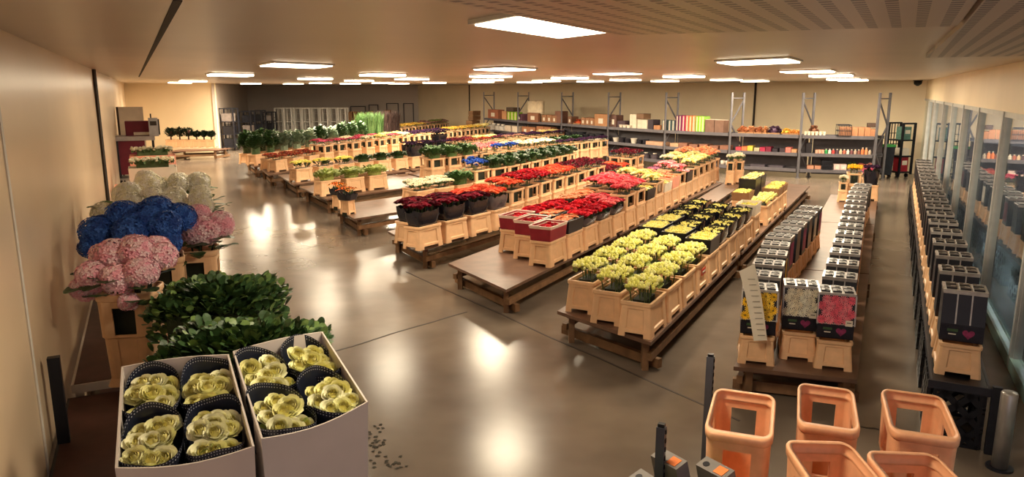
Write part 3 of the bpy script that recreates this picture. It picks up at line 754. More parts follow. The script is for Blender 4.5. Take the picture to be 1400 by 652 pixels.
trolleys('rust and pink flowers', [(367, 239), (480, 222), (650, 197)], (355, 229), 3)
Gp = [(387, 234), (476, 220), (650, 195)]
line('outer line of rust-flower trolleys', Gp, '3*L:ru T:hp 2*T:hp T:wt T:cm T:hp T:wt 2*T:pu 2*T:pu 4*T:mu 6*T:cm', TZ, end=EN, pitch=.78, start=-.4)
line('inner line of rust-flower trolleys', Gp, '3*L:ru T:hp T:ta T:wt T:hp T:hp T:cm T:cm 4*T:pu 4*T:mu 5*T:cm', TZ, off=(.5, .3), end=EN, pitch=.78, start=-.4)
trolleys('tall dark greenery', [(347, 228), (470, 207.5), (560, 193)], (335, 218.5), 3)
Hp = [(347, 227), (470, 206.5), (560, 192)]
line('outer line of tall-greenery trolleys', Hp, '2*L:gt 2*L:gg L:gg L:gt L:gg L:gt L:gt L:gt 2*L:gr 2*L:bk 4*T:mu 4*T:ta', TZ, end=EN, pitch=.80)
line('inner line of tall-greenery trolleys', Hp, '2*L:gt 2*L:gg L:gg L:gg L:gg L:gg L:gt L:gt 2*L:gr 2*L:bk 4*T:mu 2*T:ta 2*T:gl', TZ, off=(.5, .3), end=EN, pitch=.80)
trolleys('far taupe flowers', [(509, 190.5), (624, 180)], (503, 187.5), 2)
Ip = [(511, 190), (624, 179.7)]
line('line of far taupe trolleys', Ip, '2*L:gd 2*L:gl 4*T:ta 4*T:gl'.replace('T:gl', 'T:gl'), TZ, end=EN, pitch=.95)

for i, (px, py, q) in enumerate(((476, 292, .66), (463, 284, .58))):
    c = G(px, py, TZ); place_crate('L', c, -.5, 'small peach crate of orange gerberas, %s on the daisy trolley' % ('front one' if i == 0 else 'the one behind'), 'crates of orange gerberas', (q, q * .62, .78))
    place_bunch('og', c, -.5, 'orange gerbera bunch in a small crate, %s on the daisy trolley' % ('front one' if i == 0 else 'the one behind'), 'orange gerberas', CH * .78, False, (q * 1.6, q * 1.0, 1.15))

ra, rb = G(980, 276, TZ), G(1021, 248, TZ); rc = (rb - ra).normalized()
trolley('narrow bare board trolley between the red and lime rows', ra, rb - ra, (rb - ra).length, Vector((-rc.y, rc.x, 0)) * .46)

for o in [o for o in COL.objects if str(o.get('label', '')).startswith('low peach crate, fourth from the aisle in outer line of lime')]:
    m = MB(); m.box((.157, 0, .215), (.006, .16, .075), None, 0); m.box((.159, 0, .215), (.006, .13, .018), None, 1)
    m.build('label_sticker', [mat('red_sticker', '#c8402c', .5, .08, 8), WHITEB], o); o['label'] = 'low peach crate with red sticker, fourth from the aisle in outer line of lime trolleys'
# ------------------------------------------------------------------ hydrangeas, greenery and rose cartons along the glossy wall
BZ = .72
ul = WLd; vl = Vector((ul.y, -ul.x, 0))           # along the wall, and away from it
def wallpt(s, off): return WL0 + ul * s + vl * off
def sof(p): return (p - WL0).dot(ul), (p - WL0).dot(vl)
def bench(name, label, s0, s1, o0, o1, z, wood, frame, extra=None):
    q = wallpt(s0, o0); t = thing(name, label, 'bench', (q.x, q.y, 0), math.atan2(ul.y, ul.x) - math.pi / 2, 'benches along the glossy wall')
    W, L = o1 - o0, s1 - s0
    m = MB(); m.box((W / 2, L / 2, z - .02), (W - .03, L - .03, .03)); m.build('board', wood, t)
    m = MB()
    for c, d in (((W / 2, .008, z - .036), (W, .02, .055)), ((W / 2, L - .008, z - .036), (W, .02, .055)), ((.008, L / 2, z - .036), (.02, L, .055)), ((W - .008, L / 2, z - .036), (.02, L, .055))): m.box(c, d)
    m.build('edge_frame', frame, t)
    for x in (.04, W - .04):
        for y in (.05, L - .05):
            m = MB(); m.box((x, y, (z - .05) / 2), (.05, .05, z - .05)); m.build('leg', frame, t)
    m = MB(); m.box((W / 2, L / 2, .16), (W - .12, L - .12, .025)); m.build('lower_board', wood, t)
    return t
s_n, o_n = sof(G(97, 526, BZ))
s_r, o_r = sof(G(306, 437, BZ))
bench('plant_bench', 'brown bench with pale metal edge under the hydrangeas', s_n, s_n + 5.6, o_n, o_r, BZ, WOODD, CHROMEW)
bench('plant_bench', 'dark brown bench with black corner post under the rose cartons', s_n - 2.7, s_n - .06, o_n - .02, o_r + .04, BZ - .06, WOODD, BLACKM)
nb = [o for o in bpy.data.objects if o.name.startswith('plant_bench')][-1]
pp = G(88, 604, BZ - .06); q = nb.matrix_world
mw = Matrix.Translation(nb.location) @ Matrix.Rotation(nb.rotation_euler.z, 4, 'Z')
lp = mw.inverted() @ pp
m = MB(); ht = zfor(pp, 488) - (BZ - .06); m.box((lp.x, lp.y, BZ - .06 + ht / 2), (.06, .045, ht)); m.build('corner_post', BLACKM, nb)

def tub_meshes(a, b, h, t, win, colm, arc=4, wz=(.56, .86), flare=.02, wf=.56):
    lv = [(0, a - .03, b - .03), (.03, a - .03, b - .03), (h * .52, a - .018, b - .018), (h * .54, a - .008, b - .008), (h * wz[0], a - .008, b - .008), (h * wz[0] + .004, a - .008, b - .008), (h * wz[1] - .004, a - .004, b - .004), (h * wz[1], a - .004, b - .004), (h - .05, a - .002, b - .002)]
    lv[0] = (0, a - .01, b - .01); lv[1] = (.05, a - .028, b - .028)
    hole = lambda j, k, c: (j == 5 and c in (1, 2, 3) and k in win)
    body = shell(lv, .05, t, cols=(-1, -wf - .05, -wf, wf, wf + .05, 1), arc=arc, rec=(1, 2), depth=.008, hole=hole, floor=1).mesh('body', colm, False)
    rim = shell([(h - .050, a - .002, b - .002), (h - .042, a + .006, b + .006), (h - .010, a + .008, b + .008), (h - .002, a + .005, b + .005), (h, a, b)], .06, .018, cols=(-1, 0, 1), arc=5, floor=-1).mesh('rim', colm, True)
    return body, rim
HB, HR = tub_meshes(.165, .165, .62, .012, (0, 1, 2, 3), M_CR)
def tub(label, c, rz, body=HB, rim=HR, name='flower_tub', group='tall tubs of hydrangeas', sc=None):
    t = thing(name, label, 'flower tub', c, rz, group, sc); put('body', body, t); put('rim', rim, t); return t
def hyd_head(seed, tone, R=.108):
    r = random.Random(seed); m = MB(); n = 170; ga = math.pi * (3 - 5 ** .5)
    bump = [Vector((r.gauss(0, 1), r.gauss(0, 1), r.gauss(0, 1))).normalized() for _ in range(9)]
    m.lathe([(R * .78 * math.sin(math.pi * k / 7) + .001, R * .78 * -math.cos(math.pi * k / 7)) for k in range(8)], 12, None, len(TN[tone]))
    for i in range(n):
        z = 1 - 2 * (i + .5) / n
        if z < -.75: continue
        rr = math.sqrt(1 - z * z); d = Vector((rr * math.cos(ga * i), rr * math.sin(ga * i), z))
        k = R * (.88 + .16 * max(0, max(d.dot(b) for b in bump) - .6) / .4 + r.uniform(-.05, .05))
        M = Matrix.Translation(d * k) @ d.to_track_quat('Z', 'Y').to_matrix().to_4x4() @ Matrix.Rotation(r.uniform(0, 6), 4, 'Z')
        s = R * .245; v = [(0, 0, 0)]; f = []
        for q in range(4):
            t = PI2 * q / 4; o = len(v)
            v += [(s * .62 * math.cos(t - .62), s * .62 * math.sin(t - .62), s * .2), (s * math.cos(t), s * math.sin(t), s * r.uniform(-.05, .25)), (s * .62 * math.cos(t + .62), s * .62 * math.sin(t + .62), s * .2)]
            f.append((0, o, o + 1, o + 2))
        m.add((v, f), M, r.randrange(len(TN[tone])))
    return m.mesh('flower_head', TN[tone] + [mat('heart_of_' + tone, {'hpink': '#e08fa2', 'hblue': '#24428c', 'hwhite': '#d8d2b0'}[tone], .7, .2)])
TN['hpink'] = tones('hydrangea_pink', '#fbc2cc', '#fdd6da', '#f4acbc'); TN['hblue'] = tones('hydrangea_blue', '#3560b4', '#4474cc', '#284c9c'); TN['hwhite'] = tones('hydrangea_white', '#fdf8ec', '#f8f2e2', '#f2eed4')
BIGLEAF = leaf_t(1, .38, .35, .12)
def hydrangea(label, c, tone, heads, nleaf, seed, group):
    """c: base of its tub; heads: (right, away, up from the rim, size)."""
    t = thing('hydrangea_bunch', label, 'flowers', (c.x, c.y, c.z + .62), 0, group); r = random.Random(seed)
    ms = [hyd_head(seed * 10 + i, tone) for i in range(3)]
    heads = [(x * 1.0, y * .95, z + .075 + (.09 if tone == 'hblue' else .11 if tone == 'hwhite' else 0), s) for x, y, z, s in heads]
    for i, (x, y, z, s) in enumerate(heads):
        o = put('flower_head', ms[i % 3], t, (x, y, z), r.uniform(0, 6), (s, s, s * .92))
    m = MB()
    for i, (x, y, z, s) in enumerate(heads): m.bar((x * .4, y * .4, -.55), (x * .5, y * .5, -.08), .012); m.bar((x * .5, y * .5, -.08), (x * .9, y * .9, z - .03), .012)
    m.box((0, 0, -.30), (.22, .20, .44)); m.build('stems', STEMD, t)
    m = MB()
    for i in range(nleaf):
        az = r.uniform(0, 6.28); rr = r.uniform(.12, .22)
        m.add(BIGLEAF, xf(rr * math.cos(az), rr * math.sin(az), r.uniform(-.06, .10) + (.14 if tone == 'hwhite' else 0), r.uniform(.12, .18), -r.uniform(.6, 1.4), az - math.pi / 2 + r.uniform(-.5, .5), 0))
    m.build('leaves', DGREEN, t)
HG = 'hydrangeas along the glossy wall'
def tubbed(px, py, rz, label, tub_label, tone, heads, nl, seed):
    c = G(px, py, BZ); tub(tub_label, c, rz); hydrangea(label, c, tone, heads, nl, seed, HG); return c
rzw = math.atan2(ul.y, ul.x) - math.pi / 2
tubbed(191, 516, rzw * .35, 'big pink hydrangea bunch nearest the rose cartons', 'tall peach tub holding the big pink hydrangeas', 'hpink',
       [(-.15, -.13, .03, 1.0), (.01, -.15, .02, 1.0), (.15, -.12, .06, 1.0), (-.08, -.0, .14, 1.05), (.08, .0, .16, 1.05), (.2, .03, .13, .95), (-.20, -.04, .0, .9), (-.17, .06, .12, .9), (0, .12, .17, .9), (-.22, -.13, -.05, .8), (.07, -.18, -.12, .6), (.14, .13, .16, .9)], 22, 3)
tubbed(277, 438, rzw * .6, 'pink hydrangea pair by the aisle, beside the blue ones', 'tall peach tub of pink hydrangeas by the aisle', 'hpink',
       [(-.16, -.10, .06, 1.15), (.10, -.10, .08, 1.25), (.02, .06, .17, 1.0), (.2, .03, .11, 1.1), (-.1, .10, .13, 1.0), (-.19, -.12, -.07, .9)], 26, 4)
tubbed(186, 459, rzw, 'deep blue hydrangea bunch close to the glossy wall', 'tall tub of blue hydrangeas close to the wall', 'hblue',
       [(-.14, -.12, .06, 1.15), (.1, -.13, .05, 1.15), (-.02, .04, .15, 1.2), (.18, .04, .13, 1.1), (-.18, .06, .06, 1.0), (-.17, -.16, -.04, .9)], 14, 5)
tubbed(229, 452, rzw, 'deep blue hydrangea bunch between wall group and pinks', 'tall tub of blue hydrangeas beside the pink tub', 'hblue',
       [(-.12, -.12, .10, 1.15), (.12, -.12, .08, 1.2), (0, .03, .17, 1.2), (.16, .06, .12, 1.1), (-.17, .08, .12, 1.1), (.15, -.18, -.04, 1.0)], 14, 6)
tubbed(190, 406, rzw, 'white hydrangea bunch behind the blue ones by the wall', 'tall tub of white hydrangeas by the wall', 'hwhite',
       [(-.18, -.10, .00, 1.0), (.08, -.14, .08, 1.2), (-.05, .1, .16, 1.0), (.2, .02, .12, 1.0)], 26, 7)
tubbed(272, 400, rzw, 'white hydrangea bunch behind the pink pair', 'tall tub of white hydrangeas behind the pink pair', 'hwhite',
       [(-.12, -.16, .06, 1.15), (.15, -.17, .06, 1.1), (-.17, .05, .10, 1.0), (.05, .1, .12, .9)], 30, 8)
tubbed(207, 378, rzw, 'creamy white hydrangea bunch deepest by the wall', 'tall tub of creamy hydrangeas deepest by the wall', 'hwhite',
       [(-.16, -.06, .06, 1.1), (.12, -.12, .14, 1.35), (.02, .08, .18, 1.1), (.24, 0, .10, .9)], 26, 9)
tubbed(258, 374, rzw, 'white hydrangea bunch with big leaves, deepest by the aisle', 'tall tub of leafy white hydrangeas deepest by the aisle', 'hwhite',
       [(-.16, -.06, .06, 1.0), (.02, -.12, .14, 1.0), (.16, .06, .14, 1.1), (-.05, .08, .16, .9)], 40, 10)

# glossy greenery in crates
OVAL = leaf_t(1, .33, .22, .10)
def greenery(label, c, rz, hx, hy, top, n, seed):
    t = thing('foliage_bunch', label, 'foliage', c, rz, 'glossy greenery behind the rose cartons'); r = random.Random(seed)
    for part, mm, k in (('foliage', DGREEN, .72), ('young_foliage', mat('leaf_fresh', '#6f8a4c', .4, .3, 20), .28)):
        m = MB()
        for i in range(int(n * k)):
            u, v = r.uniform(-1, 1), r.uniform(-1, 1); e = max(abs(u), abs(v)); q = 1 - e ** 3 * .55
            x, y = u * hx, v * hy
            z = (top - .16) + .16 * q * r.uniform(.3, 1.05) + .03 * math.sin(7 * u + 3 * seed) * math.cos(6 * v)
            if e > .8 and r.random() < .5: z -= r.uniform(.02, .22)
            s = r.uniform(.040, .060)
            m.add(OVAL, xf(x, y, z, s * 1.35, -r.uniform(0, .9) * (.4 + e), math.atan2(-u, v) + r.uniform(-1.3, 1.3), 0, s * 1.2))
        m.build(part, mm, t)
    m = MB()
    for i in range(40): x, y = r.uniform(-hx, hx) * .85, r.uniform(-hy, hy) * .85; m.bar((x * .9, y * .9, .03), (x, y, top - .08), .007)
    m.box((0, 0, top * .42), (hx * 1.5, hy * 1.5, top * .8)); m.build('stems', mat('stem_dark', '#33402a', .7, .3, 20), t)
def at_d(px, d, z):
    x = (px - 700) / FPX
    zz = z - CAMH; fw = d * cP - zz * sP
    return Vector((x * fw, d, z))
greenery('dark glossy greenery bunch just behind the rose cartons, fuller one', at_d(346, 3.66, BZ), rzw * .3, .40, .24, .64, 2300, 1)
greenery('dark glossy greenery bunch between hydrangeas and other greenery', at_d(312, 4.36, BZ), rzw * .3, .35, .27, .70, 2000, 2)

# cartons of white roses
KRAFT = mat('white_carton_board', '#cfc4bb', .7, .05, 4)
KRAFTIN = mat('carton_inside', '#d8cbb8', .75, .06, 5)
def dot_film():
    m = bpy.data.materials.new('dotted_navy_film'); m.use_nodes = True; nt = m.node_tree; b = nt.nodes['Principled BSDF']; N = nt.nodes.new
    uv = N('ShaderNodeUVMap'); vm = N('ShaderNodeVectorMath'); vm.operation = 'FRACTION'; nt.links.new(uv.outputs[0], vm.inputs[0])
    d = N('ShaderNodeVectorMath'); d.operation = 'DISTANCE'; d.inputs[1].default_value = (.5, .5, 0); nt.links.new(vm.outputs[0], d.inputs[0])
    lt = N('ShaderNodeMath'); lt.operation = 'LESS_THAN'; lt.inputs[1].default_value = .20; nt.links.new(d.outputs['Value'], lt.inputs[0])
    sx = N('ShaderNodeSeparateXYZ'); nt.links.new(uv.outputs[0], sx.inputs[0])
    g = N('ShaderNodeMath'); g.operation = 'GREATER_THAN'; g.inputs[1].default_value = 5.0; nt.links.new(sx.outputs[1], g.inputs[0])
    mu = N('ShaderNodeMath'); mu.operation = 'MULTIPLY'; nt.links.new(lt.outputs[0], mu.inputs[0]); nt.links.new(g.outputs[0], mu.inputs[1])
    mx = N('ShaderNodeMix'); mx.data_type = 'RGBA'; mx.inputs[6].default_value = lin('#262a38'); mx.inputs[7].default_value = lin('#a8a8b0')
    nt.links.new(mu.outputs[0], mx.inputs[0]); nt.links.new(mx.outputs[2], b.inputs['Base Color']); b.inputs['Roughness'].default_value = .25
    return m
DOTF = dot_film()
TN['wrose'] = tones('white_rose', '#f7f3bc', '#eeeaa6', '#fbf8d0')
RM = []
for k in range(3):
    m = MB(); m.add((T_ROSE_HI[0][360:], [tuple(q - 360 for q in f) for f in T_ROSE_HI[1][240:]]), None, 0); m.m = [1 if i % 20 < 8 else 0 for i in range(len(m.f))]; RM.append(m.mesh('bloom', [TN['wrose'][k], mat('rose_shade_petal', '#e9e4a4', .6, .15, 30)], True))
m = MB(); m.add((T_ROSE_HI[0][:360], T_ROSE_HI[1][:240])); RHEART = m.mesh('bloom_heart', mat('rose_heart', '#e2d987', .6, .2, 30), True)
def quad_pt(Q, u, v):
    a = Q[0].lerp(Q[1], u); b = Q[3].lerp(Q[2], u); return a.lerp(b, v)
def rose_carton(label, Q, nfront, blabels, seed):
    """Q: top corners front-left, front-right, back-right, back-left."""
    r = random.Random(seed); c = sum(Q, Vector()) / 4
    t = thing('rose_carton', label, 'flower carton', (c.x, c.y, BZ - .06), 0, 'cartons of white roses'); O = Vector((c.x, c.y, 0))
    top = [p - Vector((c.x, c.y, BZ - .06)) for p in Q]
    bot = [Vector((p.x * .93, p.y * .93, .012)) for p in top]
    names = ['front_panel', 'side_panel', 'shade_sheet', 'side_panel']
    for k in range(4):
        k2 = (k + 1) % 4; n_ = 7; th = .008
        m = MB(); v, f = [], []
        inn = -Vector(((top[k] + top[k2]).x, (top[k] + top[k2]).y, 0)).normalized() * th
        for i in range(n_ + 1):
            a = top[k].lerp(top[k2], i / n_); b = bot[k].lerp(bot[k2], i / n_)
            a.z -= (.030 * math.sin(math.pi * i / n_) if k == 0 else -.012 * math.sin(math.pi * i / n_) if k == 2 else .0)
            v += [b, a, a + inn, b + inn]
        for i in range(n_):
            o, p = 4 * i, 4 * i + 4; f += [(o, p, p + 1, o + 1), (o + 1, p + 1, p + 2, o + 2), (o + 2, p + 2, p + 3, o + 3)]
        f += [(0, 1, 2, 3), (4 * n_ + 3, 4 * n_ + 2, 4 * n_ + 1, 4 * n_)]
        m.add(([tuple(q) for q in v], f)); m.build(names[k], KRAFT, t)
    m = MB(); m.prism([tuple(b)[:2] for b in bot], 0, .012); m.build('bottom_panel', KRAFTIN, t)
    for bi, (u, v_) in enumerate(((.25, .26), (.74, .27), (.26, .74), (.75, .75))):
        p = quad_pt(Q, u, v_); W = (Q[1] - Q[0]).length * .224; D = ((Q[3] - Q[0]).length + (Q[2] - Q[1]).length) * .5 * .224
        ex = (Q[1] - Q[0]); ex.z = 0; ex.normalize(); ey = Vector((-ex.y, ex.x, 0))
        zt = p.z - .045 - .02 * v_
        b = thing('rose_bunch', blabels[bi], 'flowers', (p.x, p.y, BZ - .046), math.atan2(ex.y, ex.x), 'white rose bunches in dotted sleeves')
        zb = zt - (BZ - .046)
        pos = [(0, -.08), (-.66, -.62), (.02, -.78), (.70, -.6), (-.74, .08), (.70, .10), (-.5, .66), (.2, .62), (.74, .72)] + ([(-.1, .3)] if bi % 2 else [])
        for i, (x, y) in enumerate(pos):
            s = r.uniform(.037, .044)
            hz = zb + .018 * (1 - x * x - y * y) + r.uniform(-.018, .018) + .03 * y - s * .5
            o = put('bloom', RM[r.randrange(3)], b); put('bloom_heart', RHEART, o); o.matrix_local = xf(x * (W - .035), y * (D - .035), hz, s, r.uniform(.3, .75), r.uniform(-.6, .6), r.uniform(0, 6), s * .9)
        m = MB(); m.uv = []; n = 48; rows = 7
        ph = r.uniform(0, 6)
        for j in range(rows + 1):
            for i in range(n + 1):
                t_ = PI2 * i / n; cc, ss_ = math.cos(t_), math.sin(t_)
                k = (abs(cc) ** 3.2 + abs(ss_) ** 3.2) ** (-1 / 3.2)
                hr_ = (.006 + .095 * max(0, ss_) ** .7 + .010 * math.sin(3 * t_ + ph)); hz = zb - .14 + (.14 + hr_) * j / rows
                sc_ = .97 + .05 * (j / rows) ** 2 * (1 if ss_ < .3 else .3)
                m.v.append((cc * k * (W + .004) * sc_, ss_ * k * (D + .004) * sc_, hz)); m.uv.append((i / n * 70, 7.0 + (hz - zb - hr_) / .013))
        for j in range(rows):
            for i in range(n): a = j * (n + 1) + i; m.f.append((a, a + 1, a + n + 2, a + n + 1))
        m.m = [0] * len(m.f); m.build('sleeve', DOTF, b, True)
        m = MB()
        for i in range(26):
            x, y = r.uniform(-.8, .8), r.uniform(-.8, .8)
            m.add(T_LEAF, xf(x * (W - .02), y * (D - .02), zb - .07, r.uniform(.05, .075), r.uniform(-.6, .6), r.uniform(0, 6), 0))
        m.build('leaves', LGREEN, b)
        m = MB(); m.box((0, 0, (zb - .10) / 2), (W * 1.2, D * 1.2, zb - .10)); m.build('stems', STEM, b)
zf, zb_ = 1.30, 1.43
rose_carton('open white carton of white roses beside the corner post', [G(157, 640, zf), G(348, 610, zf), G(313, 484, zb_), G(166, 501, zb_)], 1,
            ['white rose bunch in the carton by the post, front one by the wall', 'white rose bunch in the carton by the post, front one by the other carton', 'white rose bunch in the carton by the post, rear one by the wall', 'white rose bunch in the carton by the post, rear one by the other carton'], 21)
rose_carton('open white carton of white roses by the aisle', [G(357, 600, zf), G(503, 549, zf), G(441, 453, zb_), G(318, 480, zb_)], 1,
            ['white rose bunch in the aisle carton, front one by the other carton', 'white rose bunch in the aisle carton, front one by the aisle', 'white rose bunch in the aisle carton, rear one by the other carton', 'white rose bunch in the aisle carton, rear one by the aisle'], 33)

# farther along the wall: cut roses, the packing station
def simple_box(name, label, cat, c, d, m, rz=0.0, group=None, flaps=False, tape=True, tapem=None, open_top=False):
    """A carton: walls, flaps or lid seam, tape; base at c."""
    t = thing(name, label, cat, c, rz, group); a, b, h = d
    p = MB()
    if open_top: p = shell([(0, a / 2, b / 2), (h, a / 2, b / 2)], .008, .008, cols=(-1, 0, 1), arc=1, floor=0)
    else:
        p.box((0, 0, h / 2 - .003), (a, b, h - .006))
    bd_ = p.build('body', m, t)
    if not open_top:
        for s in (-1, 1): p = MB(); p.box((0, s * b / 4 * 1.005, h - .0015), (a * 1.004, b / 2 - .004, .007)); p.build('flap', m, t)
        if tape: p = MB(); p.box((0, -b / 2 - .001, h * .62), (a * .28, .004, h * .34)); p.build('label_sticker', tapem or WHITEB, bd_)
    return t
def pt(px, py_base, z): return G(px, py_base, z)
bp = at_d(207, 12.6, 0)
bench2 = bench('plant_bench', 'long low bench of cut white roses and cartons along the wall', s_n + 6.4, s_n + 12.2, .25, 1.15, .60, WOODD, CHROMEW)
def bz(px, d, z=.60): return at_d(px, d, z)
simple_box('flower_carton', 'black open carton of white roses farther along the wall', 'flower carton', bz(213, 11.6), (.50, .42, .50), BLACKB, rzw, 'far rose cartons', open_top=True)
def white_mass(label, c, rz, hx, hy, tone, zc, n, R_, group='far white roses by the wall', tpl=T_ROSE):
    t = thing('rose_bunch', label, 'flowers', c, rz, group); r = random.Random(n + int(c.x * 10)); m = MB()
    for i in range(n): x, y = r.uniform(-hx, hx), r.uniform(-hy, hy); m.add(tpl, xf(x, y, zc + r.uniform(-.02, .03), R_, r.uniform(-.4, .4), r.uniform(0, 6), 0, R_), r.randrange(3))
    m.build('blossoms', TN[tone], t)
    m = MB(); m.box((0, 0, zc / 2 + .01), (hx * 1.5, hy * 1.5, zc - .04)); m.build('stems', STEM, t)
    m = MB()
    for i in range(70): x, y = r.uniform(-hx, hx), r.uniform(-hy, hy); m.add(T_LEAF, xf(x, y, zc - .06, .09, r.uniform(-.9, .9), r.uniform(0, 6), 0))
    m.build('leaves', GREEN, t)
white_mass('white rose bunch filling the black carton by the wall', bz(213, 11.6, .62), rzw, .20, .16, 'white', .56, 70, .04)
simple_box('flower_carton', 'pale carton of yellowish roses beside the black carton', 'flower carton', bz(243, 12.1), (.22, .36, .34), WHITEB, rzw, 'far rose cartons', open_top=True)
white_mass('yellowish rose bunch in the pale carton beside the black one', bz(243, 12.1, .62), rzw, .08, .15, 'cream', .44, 26, .04)
simple_box('flower_carton', 'wide white carton of small white flowers beyond the black carton', 'flower carton', bz(213, 13.6), (.80, .50, .62), WHITEB, rzw, 'far rose cartons', open_top=True)
white_mass('loose small white flowers in the wide white carton', bz(213, 13.6, .62), rzw, .36, .22, 'white', .72, 110, .035, tpl=T_POM)
simple_box('flower_carton', 'pink-edged carton of white and green flowers near the packing machine', 'flower carton', bz(213, 15.2), (.85, .45, .70), SALMB, rzw, 'far rose cartons', open_top=True)
white_mass('white and green flowers in the pink-edged carton', bz(213, 15.2, .62), rzw, .38, .2, 'wt2' if 'wt2' in TN else 'white', .80, 90, .035, tpl=T_POM)
BURG = mat('burgundy_carton', '#6c1c30', .6, .1, 8)
simple_box('carton', 'small peach and burgundy carton low against the wall', 'carton', bz(178, 12.9), (.42, .4, .36), SALMB, rzw, 'cartons by the packing machine', tapem=BURG)
simple_box('carton', 'burgundy carton beside the black rose carton', 'carton', bz(180, 12.1), (.34, .3, .22), BURG, rzw, 'cartons by the packing machine')
# packing station
mt = thing('packing_table', 'grey-topped packing table at the end of the long bench', 'table', at_d(193, 17.6, 0), rzw)
for nm, c, d, mm in (('top', (0, 0, 1.50), (.85, .7, .10), GALV), ('cabinet', (-.1, 0, 1.05), (.6, .6, .78), BURG), ('shelf', (0, 0, .55), (.8, .65, .05), GALV)):
    p = MB(); p.box(c, d); p.build(nm, mm, mt)
for x in (-.38, .38):
    for y in (-.3, .3): p = MB(); p.box((x, y, .72), (.05, .05, 1.45)); p.build('leg', STEELD, mt)
mm_ = thing('packing_machine', 'pale grey packing machine standing on the packing table', 'machine', at_d(211, 17.5, 1.55), rzw)
p = MB(); p.box((0, 0, .21), (.2, .3, .42)); hs_ = p.build('housing', GALV, mm_)
p = MB(); p.box((.10, -.02, .21), (.06, .24, .36)); p.build('side_panel', STEELD, mm_)
p = MB(); p.bar((-.04, 0, .42), (-.04, 0, .52), .03, n=8); p.build('spindle', STEELD, hs_)
p = MB(); p.box((0, -.15, .3), (.14, .015, .1)); p.build('display', DARKM, hs_)
bx = thing('carton', 'burgundy carton with pale stripe on the packing table', 'carton', at_d(189, 17.7, 1.55), rzw)
p = MB(); p.box((0, 0, .17), (.52, .4, .34)); p.build('body', BURG, bx)
p = MB(); p.box((.08, -.203, .05), (.34, .012, .07)); p.build('stripe', WHITEB, bx)
bd = thing('backboard', 'beige upright board behind the burgundy carton', 'board', at_d(190, 18.6, 0), rzw)
p = MB(); p.box((0, .2, 1.1), (.56, .03, 2.2)); p.build('panel', KRAFTIN, bd)
p = MB(); p.box((-.30, .2, 1.1), (.05, .05, 2.2)); p.build('post', DARKM, bd)
# dark shrubs by the cream partition
O = G(298, 205, TZ); E_ = G(228, 207, TZ)
trolley('brown trolley of potted shrubs before the cream partition', E_, O - E_, (O - E_).length, Vector((.1, 1.0, 0)))
for i, (px, k) in enumerate(((235, 'b'), (247, 'b'), (259, 'b'), (270, 's'), (280, 's'), (290, 's'))):
    c = G(px, 201.5, TZ)
    place_crate('L', c, 1.57, 'low peach crate of a dark shrub, %s along the partition trolley' % ordn(i + 1), 'crates by the cream partition', (1.0, .78, .95))
    t = thing('shrub', '%s dark green shrub, %s along the partition trolley' % ('round' if k == 'b' else 'small', ordn(i + 1)), 'shrub', (c.x, c.y, c.z + .36), 0, 'shrubs by the cream partition')
    r = random.Random(i); m = MB(); R_ = .22 if k == 'b' else .15
    for q in range(260):
        d = Vector((r.gauss(0, 1), r.gauss(0, 1), r.gauss(0, 1))).normalized() * R_ * r.uniform(.7, 1.05)
        m.add(OVAL, xf(d.x, d.y, d.z * .8 + R_ * 1.05, .09, -r.uniform(.2, 1.3), math.atan2(-d.x, d.y), 0))
    m.build('foliage', mat('leaf_black_green', '#1f2e20', .5, .4, 20), t)
    m = MB(); m.lathe([(.03, -.29), (.03, R_ * .6), (R_ * .5, R_ * .8), (R_ * .5, R_ * 1.3), (.05, R_ * 1.5)], 8); m.build('trunk', WOODD, t)
# ------------------------------------------------------------------ gerbera table, grow rack, empty containers
GZ = .31
gO = [G(1172, 519, GZ), G(1200, 268, GZ)]
gd = gO[1] - gO[0]; gL = gd.length; gc = G(1003, 501, GZ) - gO[0]; gc2 = G(1130, 268, GZ) - gO[1]
gu = gd.normalized()
for i in range(3):
    trolley('broad brown board trolley of gerbera boxes, %s from the empty containers' % ordn(i + 1), gO[0] + gu * (gL / 3 * i), gd, gL / 3 - .03, gc, GZ, 'broad gerbera trolleys')
PLAST = mat('clear_grey_plastic', '#aaa5a3', .2, .15, 20, spec=.7)
GBLACK = mat('gerbera_carton_black', '#14141c', .35, .2, 10)
HEART = mat('printed_heart', '#8c2f5c', .5, .3, 30)
GT = {'orange': TN['yellow'], 'white': TN['white'], 'pink': tones('gerbera_pink', '#f06a80', '#f48a98'), 'none': None}
GEYE = mat('gerbera_eye2', '#6b5a20', .7, .2)
SIDEC = {'m': mat('magenta_print', '#a03070', .5, .2, 12), 'y': mat('yellow_print', '#e6b820', .5, .1, 12), 'r': mat('dark_red_print', '#6a1830', .5, .2, 12), 'k': GBLACK, 'w': WHITEB}
GW, GDP, GH = .285, .30, .40
GPROF = [(-.15, 0), (-.15, .13), (-.10, .36), (.15, .36), (.15, 0)]
def ger_meshes():
    w_ = GW / 2
    n = len(GPROF); v = [(-w_, y, z) for y, z in GPROF] + [(w_, y, z) for y, z in GPROF]
    f = [(i, n + i, n + (i + 1) % n, (i + 1) % n) for i in range(n)] + [tuple(range(n)), tuple(range(2 * n - 1, n - 1, -1))]
    m = MB(); m.add((v, f)); return m
GCAR = ger_meshes().mesh('carton', GBLACK)
m = MB()
m.box((0, .025, .372), (GW + .006, .262, .022))
for x in (-.09, 0, .09):
    for y in (-.05, .06): m.box((x, y + .02, .388), (.070, .085, .014), None, 1); m.box((x + .01, y + .02, .397), (.030, .018, .006), None, 2)
GLID = m.mesh('lid', [PLAST, GBLACK, mat('lid_tag', '#a8a29c', .5, .2, 20)])
m = MB()
